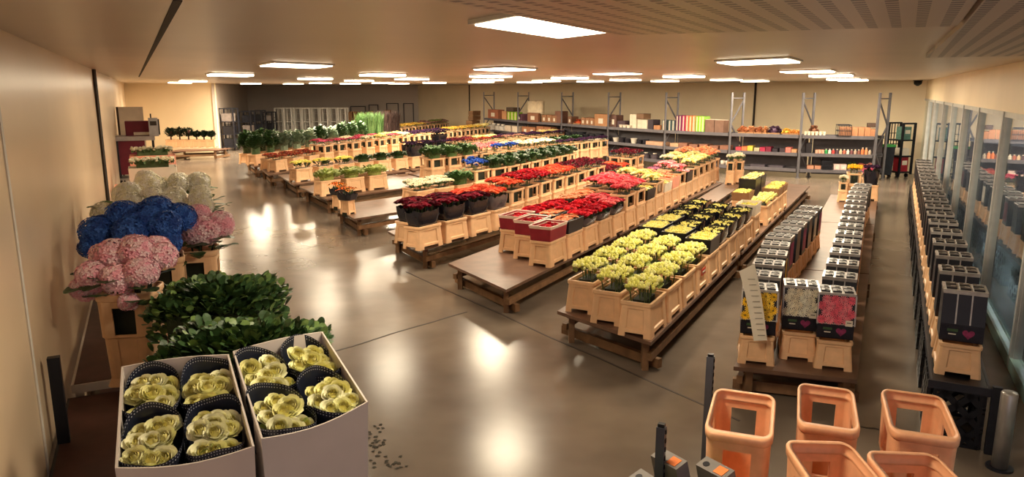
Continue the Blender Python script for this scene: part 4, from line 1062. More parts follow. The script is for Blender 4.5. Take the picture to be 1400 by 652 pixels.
for s in (-1, 1): m.bar((s * (GW / 2 + .002), -.152, .12), (s * (GW / 2 + .002), -.105, .372), .012)
m.bar((-GW / 2, -.105, .372), (GW / 2, -.105, .372), .014); m.bar((-GW / 2, -.153, .13), (GW / 2, -.153, .13), .008)
GCOVER = m.mesh('clear_cover', PLAST)
def heart(c, s):
    v = [(c[0] + s * .0625 * 16 * math.sin(t) ** 3 * .9, c[1], c[2] + s * .0625 * (13 * math.cos(t) - 5 * math.cos(2 * t) - 2 * math.cos(3 * t) - math.cos(4 * t)) * .9) for t in [PI2 * i / 24 for i in range(24)]]
    return (v + [(a, b + .003, d) for a, b, d in v], [tuple(range(24))[::-1]] + [(i, (i + 1) % 24, 24 + (i + 1) % 24, 24 + i) for i in range(24)])
m = MB(); m.add(heart((.045, -.1535, .065), .045)); GHEART = m.mesh('heart_print', HEART)
m = MB(); m.box((-.06, -.1535, .085), (.07, .004, .02), None, 0); m.box((-.06, -.1535, .055), (.05, .004, .008), None, 1); GNAME = m.mesh('name_block', [mat('green_print', '#3d5a3a', .5, .2, 20), WHITEB])
m = MB(); m.box((0, -.1512, .065), (GW * .96, .003, .118)); GPRINT = m.mesh('printed_front', mat('print_ground', '#1b1a24', .3, .3, 30))
m = MB(); m.box((.10, -.162, .145), (.055, .004, .05)); m.box((.10, -.165, .15), (.035, .004, .006), None, 1); GTAG = m.mesh('price_tag', [WHITEB, DARKM])
m = MB(); m.box((GW / 2 + .0015, .02, .18), (.004, .22, .26)); SP = {k: (lambda me, mm: (me.materials.clear(), me.materials.append(mm), me)[2])(m.mesh('side_print', mm), mm) for k, mm in SIDEC.items()}
m = MB()
for x in (-.0475, .0475): m.bar((x, -.152, .135), (x, -.103, .36), .010)
m.bar((-.142, -.103, .362), (.142, -.103, .362), .014)
GDIV = m.mesh('front_divider', PLAST)
GCACHE = {}
def gerbera(label, c, rz, tone, side, group, detail=True):
    key = (tone, side)
    if key in GCACHE: return copy_tree(GCACHE[key], c, rz, label, group)
    t = thing('gerbera_box', label, 'flower box', c, rz, group); GCACHE[key] = t
    put('carton', GCAR, t); put('lid', GLID, t)
    pf_ = put('printed_front', GPRINT, t); put('heart_print', GHEART, pf_); put('name_block', GNAME, pf_)
    put('clear_cover', GCOVER, t) if tone != 'none' else put('front_divider', GDIV, t)
    if side != 'k': put('side_print', SP[side], t)
    if tone in ('pink', 'white'): put('price_tag', GTAG, t)
    if tone != 'none':
        mb = MB(); mb.add(T_DAISY, None, 0); ms = [mb.mesh('bloom', [mm]) for mm in GT[tone]]
        mb = MB(); mb.add(lath([(.17, .1), (.15, .26), (.05, .30)], 8)); me_ = mb.mesh('bloom_eye', GEYE if tone == 'orange' else GT[tone][0])
        ang = math.atan2(.05, .23)
        for i in range(4):
            for j in range(4):
                x = (-1.5 + j + (.25 if i % 2 else -.25)) * .064; k = (i + .55) / 4.1
                o = put('bloom', ms[(i * 3 + j) % len(ms)], t); put('bloom_eye', me_, o); y, z = -.15 + .05 * k, .13 + .23 * k
                o.matrix_local = Matrix.Translation((x, y - .004, z)) @ Matrix.Rotation(math.pi / 2 - ang, 4, 'X') @ Matrix.Rotation(i + j, 4, 'Z') @ Matrix.Diagonal((.042, .042, .055, 1))
    return t
GCH = .245
def ger_line(name, px, n, z, seed, first, sides, w=.125, off=0.0, skip=0, along=0.0, grp=None):
    ps = [G(*p, z) for p in px]; tot = sum((b - a).length for a, b in zip(ps, ps[1:])); pitch = tot / n
    r = random.Random(seed)
    for i in range(n):
        p, d = path_at(ps, pitch * (i + .5) + along); left = Vector((-d.y, d.x, 0)); c = p + left * (w + off); rz = math.atan2(-d.x, d.y)
        if i == 0 and first != 'none': rz *= .72
        c0 = c.copy()
        place_crate('L', c0, rz, 'short peach crate under a gerbera box, %s in %s' % (ordn(i + 1), name), 'crates in ' + (grp or name), (.92, min(1, pitch / .52), GCH / CH))
        tone = first if i == 0 else 'none'; sd = sides[i % len(sides)]
        c1 = c + Vector((0, 0, GCH + .001))
        gerbera('%s, %s in %s' % ('black gerbera box showing %s flowers' % {'orange': 'yellow-orange', 'white': 'creamy white', 'pink': 'salmon pink'}[first] if i == 0 and first != 'none' else 'black gerbera box with %s lid' % {'k': 'grey', 'm': 'grey', 'y': 'grey', 'r': 'grey', 'w': 'grey'}[sd], ordn(i + 1), name), c1, rz, tone, sd, 'gerbera boxes in ' + (grp or name))
ger_line('file under the price strip', [(1050, 502), (1074, 398), (1119, 338)], 11, GZ, 1, 'orange', 'kkrykmkmkwmk')
ger_line('the short middle file', [(1104, 507), (1113, 462)], 1, GZ, 2, 'white', 'k')
ger_line('file along the aisle edge', [(1155, 511), (1180, 312), (1187, 297)], 15, GZ, 3, 'pink', 'kkkrkmkkrkmkk')
# the long price strip
sp = thing('price_strip', 'long white ruled paper strip standing before the gerbera boxes', 'paper strip', G(1052, 472, GZ + GCH + .02) + Vector((-.02, .17, -.015)))
b0 = sp.location.copy(); mb = MB(); n = 14; v = []
for i in range(n + 1):
    k = i / n; y = -.02 + .10 * k ; x = -.09 * k - .03 * k ** 3; z = .60 * k
    wv = .058 + .006 * k
    v += [(x - wv, y, z - .03 * k), (x + wv, y + .012, z + .03 * k)]
f = [(2 * i, 2 * i + 1, 2 * i + 3, 2 * i + 2) for i in range(n)]
mb.add((v + [(a, b + .004, c) for a, b, c in v], f + [tuple(q + 2 * n + 2 for q in reversed(g)) for g in f])); mb.build('strip', mat('white_paper', '#efe6d2', .7, .03, 5), sp)
mb = MB()
for i in range(1, 12):
    k = i / 13; y = -.02 + .10 * k; x = -.09 * k - .03 * k ** 3; z = .60 * k
    mb.box((x + .012, y + .001, z), (.06, .006, .004))
mb.build('ruled_line', mat('pencil_line', '#a59c8c', .8, .1, 5), sp)

# the far end of the gerbera table
c = G(1151, 275, GZ); place_crate('T', c, -.4, 'narrow tall crate of white flowers at the far table end', 'crates at the far table end', (.6, .5, .7)); place_bunch('wt', c, -.4, 'white flower bunch in the narrow crate at the far table end', 'flowers at the far table end', TH * .7, False, (.6, .5, .9))
c = G(1165, 273, GZ); place_crate('T', c, -.4, 'wide tall crate of yellow flowers at the far table end', 'crates at the far table end', (1, .8, 1)); place_bunch('yw', c, -.4, 'golden yellow flower bunch at the far table end', 'flowers at the far table end', TH, False, (1, .8, 1))
c = G(1188, 273, GZ); place_crate('L', c, -.4, 'low crate of mixed bouquets at the far table end', 'crates at the far table end', (1, .8, 1)); place_bunch('pt', c, -.4, 'dark-sleeved mixed bouquet at the far table end', 'flowers at the far table end', CH, False, (1, .8, 1))
c = G(1185, 277, 0); place_crate('T', c, -.4, 'tall crate of pink bouquets behind the dark-sleeved one', 'crates at the far table end', (1, .7, 1)); place_bunch('hp', c, -.4, 'pink bouquet behind the dark-sleeved bouquet', 'flowers at the far table end', TH, False, (1, .8, 1.4))
for i, (px, py) in enumerate(((998, 251.5), (1010, 250.5), (1007, 247.5))):
    c = G(px, py, TZ); place_crate('T', c, -.45, 'narrow tall crate of white lilies on the bare board, %s' % ('nearest the shelving', 'nearest the aisle', 'in the rear')[i], 'crates of white lilies', (.62, .55, .95))
    place_bunch('gw', c, -.45, 'white lily bunch on the bare board, %s' % ('nearest the shelving', 'nearest the aisle', 'in the rear')[i], 'white lilies on the bare board', TH * .95, False, (.7, .6, 1))

# grow rack by the glass front
RZ = .50
r0, r1 = G(1276, 518, RZ), G(1246, 252, RZ); rd = r1 - r0; rL = rd.length; ru = rd.normalized(); rv = Vector((ru.y, -ru.x, 0)); RW = .34
rk = thing('grow_rack', 'long black lattice-legged rack of gerbera boxes along the glass front', 'rack', (r0.x, r0.y, 0), math.atan2(-ru.x, ru.y))
m = MB(); m.box((RW / 2, rL / 2, RZ - .02), (RW, rL, .04)); m.build('deck', BLACKM, rk)
m = MB(); m.box((-.012, rL / 2, RZ - .035), (.02, rL + .02, .07)); m.box((RW + .012, rL / 2, RZ - .035), (.02, rL + .02, .07)); m.box((RW / 2 + .03, -.012, RZ - .03), (RW + .12, .03, .06)); m.build('edge_rail', STEELD, rk)
def lattice(w_, h_, n):
    mb = MB(); st = w_ / n
    for i in range(-6, n + 6):
        for s in (1, -1):
            a, b = i * st, i * st + s * h_
            p0, p1 = Vector((a, 0, 0)), Vector((b, 0, h_))
            lo, hi = 0.0, 1.0
            for t_ in (0, 1):
                pass
            d = p1.x - p0.x
            t0 = (0 - p0.x) / d; t1 = (w_ - p0.x) / d
            if t0 > t1: t0, t1 = t1, t0
            t0, t1 = max(0, t0), min(1, t1)
            if t1 - t0 < .02: continue
            mb.bar(p0.lerp(p1, t0), p0.lerp(p1, t1), .046, .022, up=Vector((0, 1, 0)))
    for z in (.012, h_ - .012): mb.bar((0, 0, z), (w_, 0, z), .024)
    for x in (.012, w_ - .012): mb.bar((x, 0, 0), (x, 0, h_), .024)
    return mb.v, mb.f
LE = lattice(RW - .02, RZ - .05, 2); LS = lattice(.62, RZ - .05, 4)
ns = 12
for i in range(ns):
    m = MB(); y0 = .02 + i * (rL - .7) / (ns - 1)
    m.add(LE, Matrix.Translation((.01, y0, 0))); m.add(LE, Matrix.Translation((.01, y0 + .6, 0)))
    m.add(LS, Matrix.Translation((-.02, y0, 0)) @ Matrix.Rotation(math.pi / 2, 4, 'Z')); m.add(LS, Matrix.Translation((RW, y0, 0)) @ Matrix.Rotation(math.pi / 2, 4, 'Z'))
    m.build('lattice_stand', BLACKM, rk)
m = MB(); m.box((RW + .06, -.012, RZ / 2 + .01), (.06, .04, RZ + .02)); m.build('end_post', STEELD, rk)
ger_line('the rack along the glass', [tuple(x) for x in ((1281, 516), (1248, 256))], 19, RZ + .002, 4, 'none', 'kkrkkwk', w=-.135)
bo = thing('bollard', 'short round steel bollard beside the glass front', 'bollard', G(1366, 640, .0))
zt = zfor(bo.location, 536)
m = MB(); m.lathe([(.052, .015), (.052, zt - .01), (.046, zt)], 20); m.build('post', GALV, bo, True)
m = MB(); m.lathe([(.085, 0), (.085, .016)], 20); m.build('base_plate', STEELD, bo)

# empty containers on the near cart
KZ, RIMZ = .36, 1.0
FB, FR = tub_meshes(.188, .178, RIMZ - KZ - .022, .012, (0, 1, 2, 3), M_CR2, 6, (.56, .86), wf=.55)
EMP = [('empty orange container nearest the slotted corner post', [(981, 525), (1067, 537), (953, 593), (1056, 609)]),
       ('empty orange container in the middle of the rear line', [(1104, 517), (1181, 527), (1070, 585), (1167, 600)]),
       ('empty orange container in the rear line nearest the glass', [(1210, 527), (1299, 534), (1206, 592), (1311, 614)]),
       ('empty orange container cut by the frame, toward the post side', [(1101, 602), (1198, 604), (1086, 690), (1200, 694)]),
       ('empty orange container cut by the frame, toward the glass', [(1212, 616), (1315, 621), (1208, 704), (1332, 708)])]
for lab, q in EMP:
    a, b, c_, d = [G(*p, RIMZ) for p in q]; ctr = (a + b + c_ + d) / 4
    e = ((b - a).normalized() + (d - c_).normalized()); rz = math.atan2(e.y, e.x)
    wd = ((b - a).length + (d - c_).length) / 2; dp = ((c_ - a).length + (d - b).length) / 2
    t = thing('flower_container', lab, 'empty container', (ctr.x, ctr.y, KZ + .022), rz, 'empty orange containers'); sx_, sy_ = wd / .41, min(dp, .60) / .39
    t.scale = (sx_, sy_, 1); put('body', FB, t); put('rim', FR, t)
cart = thing('stacking_cart', 'dark steel cart with slotted posts carrying the empty containers', 'cart', (0, 0, 0))
pa, pb = G(973, 490, 1.10), G(908, 584, 1.10)
cd = (pa - pb); cd.z = 0; cd.normalize(); cv_ = Vector((cd.y, -cd.x, 0))
ob = pb - cd * 1.0; ob.z = 0; cart.location = ob; cart.rotation_euler = (0, 0, math.atan2(-cd.x, cd.y))
Lc = (pa - ob).dot(cd) + .03
m = MB(); m.box((.72, Lc / 2 + .02, KZ - .02), (1.42, Lc, .04)); m.build('deck', WOODD, cart)
m = MB()
for c_, d_ in (((.72, .02, KZ - .02), (1.46, .03, .06)), ((.72, Lc + .03, KZ - .02), (1.46, .03, .06)), ((0, Lc / 2, KZ - .02), (.03, Lc, .06)), ((1.44, Lc / 2, KZ - .02), (.03, Lc, .06))): m.box(c_, d_)
m.build('deck_frame', STEELD, cart)
for y in (1.0, Lc):
    m = MB(); m.box((-.012, y, 1.10 / 2 + .05), (.040, .034, 1.0)); cp_ = MB(); cp_.box((-.012, y, 1.108), (.030, .026, .016))
    for k in range(14): m.box((.009, y, .52 + k * .043), (.006, .014, .020), None, 1)
    sp_ = m.build('slotted_post', [mat('post_steel', '#4c4e57', .4, .12, 8, metal=.3), mat('slot_dark', '#08080c', .8, .1, 5)], cart); cp_.build('post_cap', BLACKM, sp_)
for x in (.12, 1.32):
    for y in (.2, Lc - .15):
        m = MB(); m.lathe([(.07, -.02), (.075, -.01), (.075, .01), (.07, .02)], 16, Matrix.Translation((x, y, .076)) @ Matrix.Rotation(math.pi / 2, 4, 'Y')); m.box((x, y, .22), (.06, .06, .22)); m.build('caster', BLACKM, cart)
GREYC = mat('grey_card', '#77716c', .6, .12, 12); GSTRIP = mat('lime_strip', '#8fa84a', .5, .15, 20)
for i, (px, py, lean, rzz) in enumerate(((925, 646, .5, .55), (950, 616, .55, .6), (1012, 628, .5, .6))):
    top = G(px, py, .92)
    t = thing('flower_pack', ('grey card flower pack leaning beside the nearer slotted post', 'grey card flower pack leaning between the two slotted posts', 'grey card flower pack leaning against the container beside the far slotted post')[i], 'flower pack', (top.x - .02, top.y - .02, KZ), rzz, 'grey card flower packs')
    M = Matrix.Translation((0, 0, .04)) @ Matrix.Rotation(-.28, 4, 'Y') @ Matrix.Translation((0, 0, 0))
    hh = .56
    m = MB(); m.box((0, 0, hh / 2), (.075, .16, hh), M); m.build('carton', GREYC, t)
    m = MB(); m.box((0.038, 0, hh / 2), (.006, .15, hh * .98), M); m.build('lime_strip', GSTRIP, t)
    m = MB(); m.lathe([(.016, 0), (.016, .003)], 14, M @ Matrix.Translation((-.006, .045, hh))); m.build('round_hole', GBLACK, t)
    m = MB(); m.box((-.002, -.035, hh + .001), (.05, .05, .004), M); m.build('orange_label', mat('orange_card', '#f08038'), t)
# ------------------------------------------------------------------ shelving along the cream wall
ST = [[161, 165, 168.5, 173, 177.5, 181.8, 184.8, 187.2], [177, 182, 187, 193, 199, 204.5, 208.5, 211.5], [190, 197, 203, 211, 218.5, 224, 230, 233]]
SZ = [sum(zfor(p, y) for p, y in zip(SF, ys)) / 8 for ys in ST]
STOP = sum(zfor(p, 126.5) for p in SF[3:]) / 5
BACK = Vector((math.sin(math.radians(52)), math.cos(math.radians(52)), 0)) * .62
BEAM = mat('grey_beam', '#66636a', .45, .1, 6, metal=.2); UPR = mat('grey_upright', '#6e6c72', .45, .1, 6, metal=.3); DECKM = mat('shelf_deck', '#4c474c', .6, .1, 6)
BAYN = ['bay nearest the crate stack', 'second bay from the crate stack', 'third bay from the crate stack', 'middle bay', 'third bay from the glass', 'second bay from the glass', 'bay nearest the glass']
for i in range(7):
    a, b = SF[i], SF[i + 1]; d = (b - a); L = d.length; u = d / L
    t = thing('shelving_bay', 'grey steel shelving, %s' % BAYN[i], 'shelving', tuple(a), 0, 'grey steel shelving bays')
    for k in range(3):
        m = MB(); z = SZ[k]
        e_ = u * .052; m.prism([e_, d - e_, d - e_ + BACK, BACK + e_], z - .05, z - .02); m.build('shelf', DECKM, t)
        zv = Vector((0, 0, z - .045)); m = MB(); m.bar(e_ + zv, d - e_ + zv, .05, .10); m.bar(BACK + e_ + zv, d - e_ + BACK + zv, .05, .10); m.build('beam', BEAM, t)
    ends = (0,) if i < 6 else (0, 1)
    for e in ends:
        o = d * e
        for s in (0, 1):
            p = o + BACK * s; m = MB(); m.bar(p, p + Vector((0, 0, STOP)), .07, .055); m.box((p.x, p.y, .01), (.12, .10, .02)); m.build('upright', UPR, t)
        m = MB(); n_ = 3
        zs = [.12 + (STOP - .35) * k / n_ for k in range(n_ + 1)]
        for k in range(n_):
            p, q = (o, o + BACK) if (k + i) % 2 else (o + BACK, o)
            m.bar(p + Vector((0, 0, zs[k])), q + Vector((0, 0, zs[k + 1])), .035)
        m.bar(o + Vector((0, 0, zs[-1] + .06)), o + BACK + Vector((0, 0, zs[-1] + .06)), .035); m.build('brace', UPR, t)
    m = MB(); q = BACK * .97; m.bar(e_ * 1.3 + q + Vector((0, 0, SZ[0] * .5)), d - e_ * 1.3 + q + Vector((0, 0, SZ[0] * .5)), .012, SZ[0] - .2); m.build('shade_sheet', DECKM, t)  # dark sheet added to stand in for the shade behind the shelves
def shelf_pt(px, k):
    for i in range(7):
        if px <= SPX[i + 1] or i == 6: break
    t = (px - SPX[i]) / (SPX[i + 1] - SPX[i])
    y = ST[k][i] + (ST[k][i + 1] - ST[k][i]) * t
    a, b = SF[i], SF[i + 1]; lo, hi = -.2, 1.2
    colx = lambda q: 700 + FPX * q.x / (q.y * cP - (SZ[k] - CAMH) * sP)
    for _ in range(40):
        m = (lo + hi) / 2
        if colx(a.lerp(b, m)) < px: lo = m
        else: hi = m
    p = a.lerp(b, lo); p.z = SZ[k] - .02
    d = (b - a).normalized(); return p, d, i
def shelf_item(kind, x0, x1, k, hpx, col, label, name='carton', cat='carton', depth=.34, back=.18, group=None, base=0.0, sticker=True, lid=None):
    p0, d, i = shelf_pt(x0, k); p1, _, _ = shelf_pt(x1, k); w_ = max(.06, (p1 - p0).length * .97)
    c = (p0 + p1) / 2 + BACK.normalized() * (back + depth / 2 * .6); dist = c.y * cP + .5
    h = hpx * dist / FPX; c.z = p0.z + .002 + base * dist / FPX; rz = math.atan2(d.y, d.x)
    mm = col if not isinstance(col, str) else mat('goods_' + col.lstrip('#'), col, .6, .12, 8)
    if kind == 'box':
        t = thing(name, label, cat, c, rz, group); m = MB(); m.box((0, 0, h / 2), (w_, depth, h)); bd_ = m.build('body', mm, t)
        for s in (-1, 1): m = MB(); m.box((0, s * depth / 4, h + .003), (w_ * 1.01, depth / 2 - .01, .008)); m.build('flap', mm if lid is None else lid, t)
        if sticker: m = MB(); m.box((0, -depth / 2 - .004, h * .45), (w_ * .35, .006, h * .42)); m.build('label_sticker', WHITEB, bd_)
    elif kind == 'folder':
        t = thing(name, label, cat, c, rz, group); m = MB(); m.box((0, 0, h / 2), (w_ * .9, depth, h)); m.build('body', mm, t)
        m = MB(); m.box((0, -depth / 2 - .003, h * .5), (w_ * .25, .006, h * .9)); m.build('spine_band', mat('pale_band', '#e8d0b8', .6, .05), t)
    elif kind == 'roll':
        t = thing(name, label, cat, c, rz, group); m = MB(); m.lathe([(w_ / 2, 0), (w_ / 2, h)], 20, Matrix.Diagonal((1, min(1, .42 / w_), 1, 1))); m.build('paper', mm, t, True)
        m = MB(); m.lathe([(.04, h), (.04, h + .012)], 12); m.build('core', BROWNB, t)
    elif kind == 'heap':
        t = thing(name, label, cat, c, rz, group); r = random.Random(int(x0 * 7 + k)); m = MB()
        for q in range(46):
            u, v_ = r.uniform(-.5, .5), r.uniform(-.4, .4); m.add(T_POM, xf(u * w_, v_ * depth, h * (.15 + .75 * r.random() * (1 - 2.4 * u * u)), .055, r.uniform(-.9, .9), r.uniform(0, 6), 0))
        m.lathe([(w_ * .30, 0), (w_ * .36, h * .5), (w_ * .2, h * .75)], 12, Matrix.Diagonal((1.25, depth / w_ * 1.2, 1, 1))); m.build('blossoms', mm, t)
        m = MB(); m.box((0, 0, .012), (w_ * .96, depth, .024)); m.box((0, -depth / 2, .03), (w_ * .96, .012, .06)); m.build('tray', BROWNB, t)
    elif kind == 'pot':
        t = thing(name, label, cat, c, rz, group); m = MB(); r_ = w_ / 2; m.lathe([(r_ * .7, 0), (r_, h * .92), (r_ * 1.06, h * .92), (r_ * 1.06, h), (r_ * .9, h), (r_ * .65, h * .1)], 14); m.build('body', mm, t)
    elif kind == 'bottle':
        t = thing(name, label, cat, c, rz, group); m = MB(); r_ = w_ / 2; m.lathe([(r_, 0), (r_, h * .66), (r_ * .45, h * .8), (r_ * .45, h * .88)], 12); m.build('body', mm, t)
        m = MB(); m.lathe([(r_ * .5, h * .88), (r_ * .5, h)], 12); m.build('cap', WHITEB, t)
    elif kind == 'basket':
        t = thing(name, label, cat, c, rz, group); m = MB()
        for z in (.02, h * .5, h): m.bar((-w_ / 2, -depth / 2, z), (w_ / 2, -depth / 2, z), .02); m.bar((-w_ / 2, depth / 2, z), (w_ / 2, depth / 2, z), .02); m.bar((-w_ / 2, -depth / 2, z), (-w_ / 2, depth / 2, z), .02); m.bar((w_ / 2, -depth / 2, z), (w_ / 2, depth / 2, z), .02)
        for q in range(9): x = -w_ / 2 + w_ * q / 8; m.bar((x, -depth / 2, 0), (x, -depth / 2, h), .012); m.bar((x, depth / 2, 0), (x, depth / 2, h), .012)
        m.build('wire', mm, t)
    return t
CN, GP = 'carton', 'cartons on the shelving'
def B(x0, x1, k, h, col, label, **kw): return shelf_item('box', x0, x1, k, h, col, label, group=GP, **kw)
# top shelf
B(665, 679, 0, 12, '#a86a50', 'reddish carton on the top shelf, bay nearest the crate stack')
B(684, 690, 0, 11, '#d09a70', 'narrow peach carton beside the lime green cartons', sticker=False)
for i, x in enumerate((691, 695.5, 700)): shelf_item('folder', x, x + 4.3, 0, 11, '#9cc83a', 'lime green upright box, %s of three under the dark carton' % ordn(i + 1), 'upright_box', 'box', .3, group='lime green boxes on the top shelf')
B(690, 700, 0, 5, '#5a4a40', 'dark carton on top of the lime green boxes', base=11.6, sticker=False)
B(704.5, 711, 0, 9, '#6a4658', 'plum carton beside the lime green boxes')
shelf_item('roll', 713, 734, 0, 27, '#e6d6b8', 'big upright roll of cream paper on the top shelf', 'paper_roll', 'paper roll', back=.28)
B(722, 737, 0, 12, '#8a5f48', 'dark brown carton in front of the cream paper roll', back=-.02, depth=.12)
for i, x in enumerate((738, 745, 752)): B(x, x + 6.6, 0, 10, '#9a6f50', 'low brown carton with white label beside the paper roll, %s of three' % ordn(i + 1))
B(756, 765, 0, 16, '#7a5344', 'tall brown carton before the third upright frame', sticker=False)
B(774, 779, 0, 10, '#7a5844', 'small dark brown carton at the start of the third bay')
shelf_item('heap', 781, 791, 0, 7, '#cc5a34', 'heap of orange-red goods in a tray, third bay', 'goods_tray', 'tray', group='trays of loose goods on the shelving')
for i, x in enumerate((792, 798, 804)): B(x, x + 5.6, 0, 10, '#9c7050', 'brown labelled carton before the large tan carton, %s of three' % ordn(i + 1))
B(810, 828, 0, 16, '#b5835a', 'large tan carton on the top shelf, third bay')
B(831, 840, 0, 16, '#6a4c44', 'dark carton with white label behind the middle bay upright')
B(841, 852, 0, 9, '#4a3640', 'dark plum carton in the middle bay', sticker=False)
for i, x in enumerate((846, 851, 856)): shelf_item('pot', x, x + 4.6, 0, 4.5, '#e6dccb', 'small white pot on the middle bay shelf edge, %s of three' % ordn(i + 1), 'pot', 'pot', .1, .02, 'white pots on the middle bay')
for j in range(3): B(858, 867, 0, 6, '#e2d8c4', 'white carton in the taller white stack, %s from the shelf' % ordn(j + 1), base=6.3 * j, sticker=False)
B(867, 877, 0, 7, '#7d6048', 'brown carton on top of the shorter white stack', base=13.2, sticker=False)
for j in range(2): B(868.5, 882, 0, 6, '#ddd2be', 'white carton in the shorter white stack, %s from the shelf' % ordn(j + 1), base=6.3 * j, sticker=False)
B(883, 890, 0, 13, '#3a2f3a', 'black carton beside the white stacks', sticker=False)
B(891, 900, 0, 6, '#b07a54', 'small tan carton at the end of the middle bay', sticker=False)
for i, x in enumerate((902, 909, 914)): shelf_item('folder', x, x + 4.4, 0, 14, '#5a6c70', 'teal-grey upright box, %s of three by the upright' % ordn(i + 1), 'upright_box', 'box', .3, group='teal-grey boxes on the top shelf')
for i, (x, c, n_) in enumerate(((919.5, '#5a2c4e', 'deep purple'), (923.5, '#74305a', 'plum'), (928, '#b03a6a', 'magenta'), (933, '#ee7a60', 'coral'), (937.5, '#f08a50', 'orange'), (942, '#f09a70', 'peach'), (946.5, '#8cc43e', 'leaf green'), (950.5, '#9cd048', 'bright green'), (954.5, '#a4d860', 'pale green'))):
    shelf_item('folder', x, x + 4.2, 0, 21, c, '%s tall box in the coloured row on the top shelf' % n_, 'tall_box', 'box', .36, group='coloured tall boxes on the top shelf')
for i, x in enumerate((959.5, 972.5)): B(x, x + 12.6, 0, 17, '#7a5c4e', 'striped brown carton beside the green tall boxes, %s of two' % ordn(i + 1), lid=WHITEB, sticker=False)
for i, (x, x1, c, n_) in enumerate(((1003, 1014, '#b87850', 'orange'), (1014, 1025, '#c08a64', 'peach'), (1025, 1036, '#a86a48', 'rust-orange'), (1036, 1043, '#b88258', 'light orange'))): shelf_item('heap', x, x1, 0, 10, c, 'tray of %s straw goods on the top shelf' % n_, 'goods_tray', 'tray', group='trays of loose goods on the shelving')
shelf_item('heap', 1043, 1061, 0, 12, '#4a3048', 'tray of dark purple dried flowers on the top shelf', 'goods_tray', 'tray', group='trays of loose goods on the shelving')
shelf_item('heap', 1063, 1073, 0, 8, '#d8b04a', 'tray of yellow dried flowers on the top shelf', 'goods_tray', 'tray', group='trays of loose goods on the shelving')
shelf_item('heap', 1073, 1086, 0, 7, '#e0a860', 'tray of golden dried flowers on the top shelf', 'goods_tray', 'tray', group='trays of loose goods on the shelving')
shelf_item('heap', 1097, 1108, 0, 14, '#8a5c44', 'tall brown dried bundle behind the white pots', 'goods_tray', 'tray', group='trays of loose goods on the shelving', back=.3)
for i in range(6): shelf_item('pot', 1097 + i * 5.2, 1101.6 + i * 5.2, 0, 6, '#ece0c8', 'small cream pot on the top shelf near the glass, %s of six' % ordn(i + 1), 'pot', 'pot', .1, .02, 'cream pots on the top shelf')
for i, x in enumerate((1140, 1148.5, 1157, 1165.5, 1174, 1182)): B(x, x + 8, 0, 12 if i != 5 else 10, '#b07a58', 'orange-brown carton in the top shelf row, %s toward the glass' % ordn(i + 1), sticker=False)
B(1178, 1190, 0, 5, '#4e3c34', 'dark carton on top of the orange-brown row', base=12.6, sticker=False)
shelf_item('basket', 1137, 1156, 0, 15, STEELD, 'dark wire basket at the start of the orange-brown cartons', 'wire_basket', 'basket', .5, .1)
# second shelf
for i, x in enumerate((664, 670, 676, 682)): shelf_item('bottle', x, x + 4.6, 1, 9, '#cfc8c0', 'pale bottle on the second shelf by the crate stack, %s of four' % ordn(i + 1), 'bottle', 'bottle', .2, .1, 'pale bottles on the second shelf')
for i, x in enumerate((688, 698)): B(x, x + 8, 1, 8, '#e0cdb8', 'cream packet on the second shelf, %s beside the bottles' % ordn(i + 1), sticker=False)
for i, x in enumerate((711, 720, 731, 741, 751)): B(x, x + 9.4, 1, 9 + 2 * (i in (2, 3)), '#a06c4c', 'brown carton on the second shelf behind the lilies, %s of five' % ordn(i + 1))
for i in range(7): shelf_item('pot', 770 + i * 8, 777 + i * 8, 1, 7 + (i % 3), '#22242c', 'black pot on the second shelf, %s in the third bay' % ordn(i + 1), 'pot', 'pot', .3, .14, 'black pots on the second shelf')
for i in range(4): B(806 + i * 5.5, 811 + i * 5.5, 1, 4, '#ded4c4', 'small white packet before the black pots, %s of four' % ordn(i + 1), sticker=False, back=-.06, depth=.14)
for i in range(6): shelf_item('pot', 834 + i * 8, 840.5 + i * 8, 1, 6 + (i % 2), '#23202a' if i % 3 else '#e0d6c8', '%s bowl on the second shelf, %s in the middle bay' % ('black' if i % 3 else 'white', ordn(i + 1)), 'bowl', 'bowl', .3, .12, 'bowls on the second shelf')
B(880, 904, 1, 5, '#c89c80', 'flat pale packet at the end of the middle bay second shelf', sticker=False)
for i, x in enumerate((912, 924, 938, 952, 966, 980)): B(x, x + 11.5, 1, 5 + (i % 2), '#8e6250' if i else '#c8a080', 'flat brown bundle box on the second shelf, %s of six' % ordn(i + 1), sticker=False)
for i, (x, c, n_) in enumerate(((1000, '#c04050', 'crimson'), (1008, '#d8744a', 'orange'), (1016, '#d8c050', 'yellow'), (1025, '#b8b090', 'beige'), (1033, '#a82a4a', 'raspberry'), (1041, '#7a2038', 'wine'), (1050, '#2c2630', 'black'), (1060, '#3c3038', 'charcoal'), (1068, '#e07a70', 'salmon'), (1076, '#d09a70', 'tan'))):
    B(x, x + 7.4, 1, 5 + (i % 3), c, '%s ribbon box on the second shelf near the glass' % n_, sticker=False)
B(1094, 1102, 1, 14, '#1c1820', 'tall black box on the second shelf, bay nearest the glass', sticker=False)
for i in range(3): B(1107 + i * 4.2, 1110.8 + i * 4.2, 1, 5, '#d8a088', 'small peach packet by the coloured bottles, %s of three' % ordn(i + 1), sticker=False)
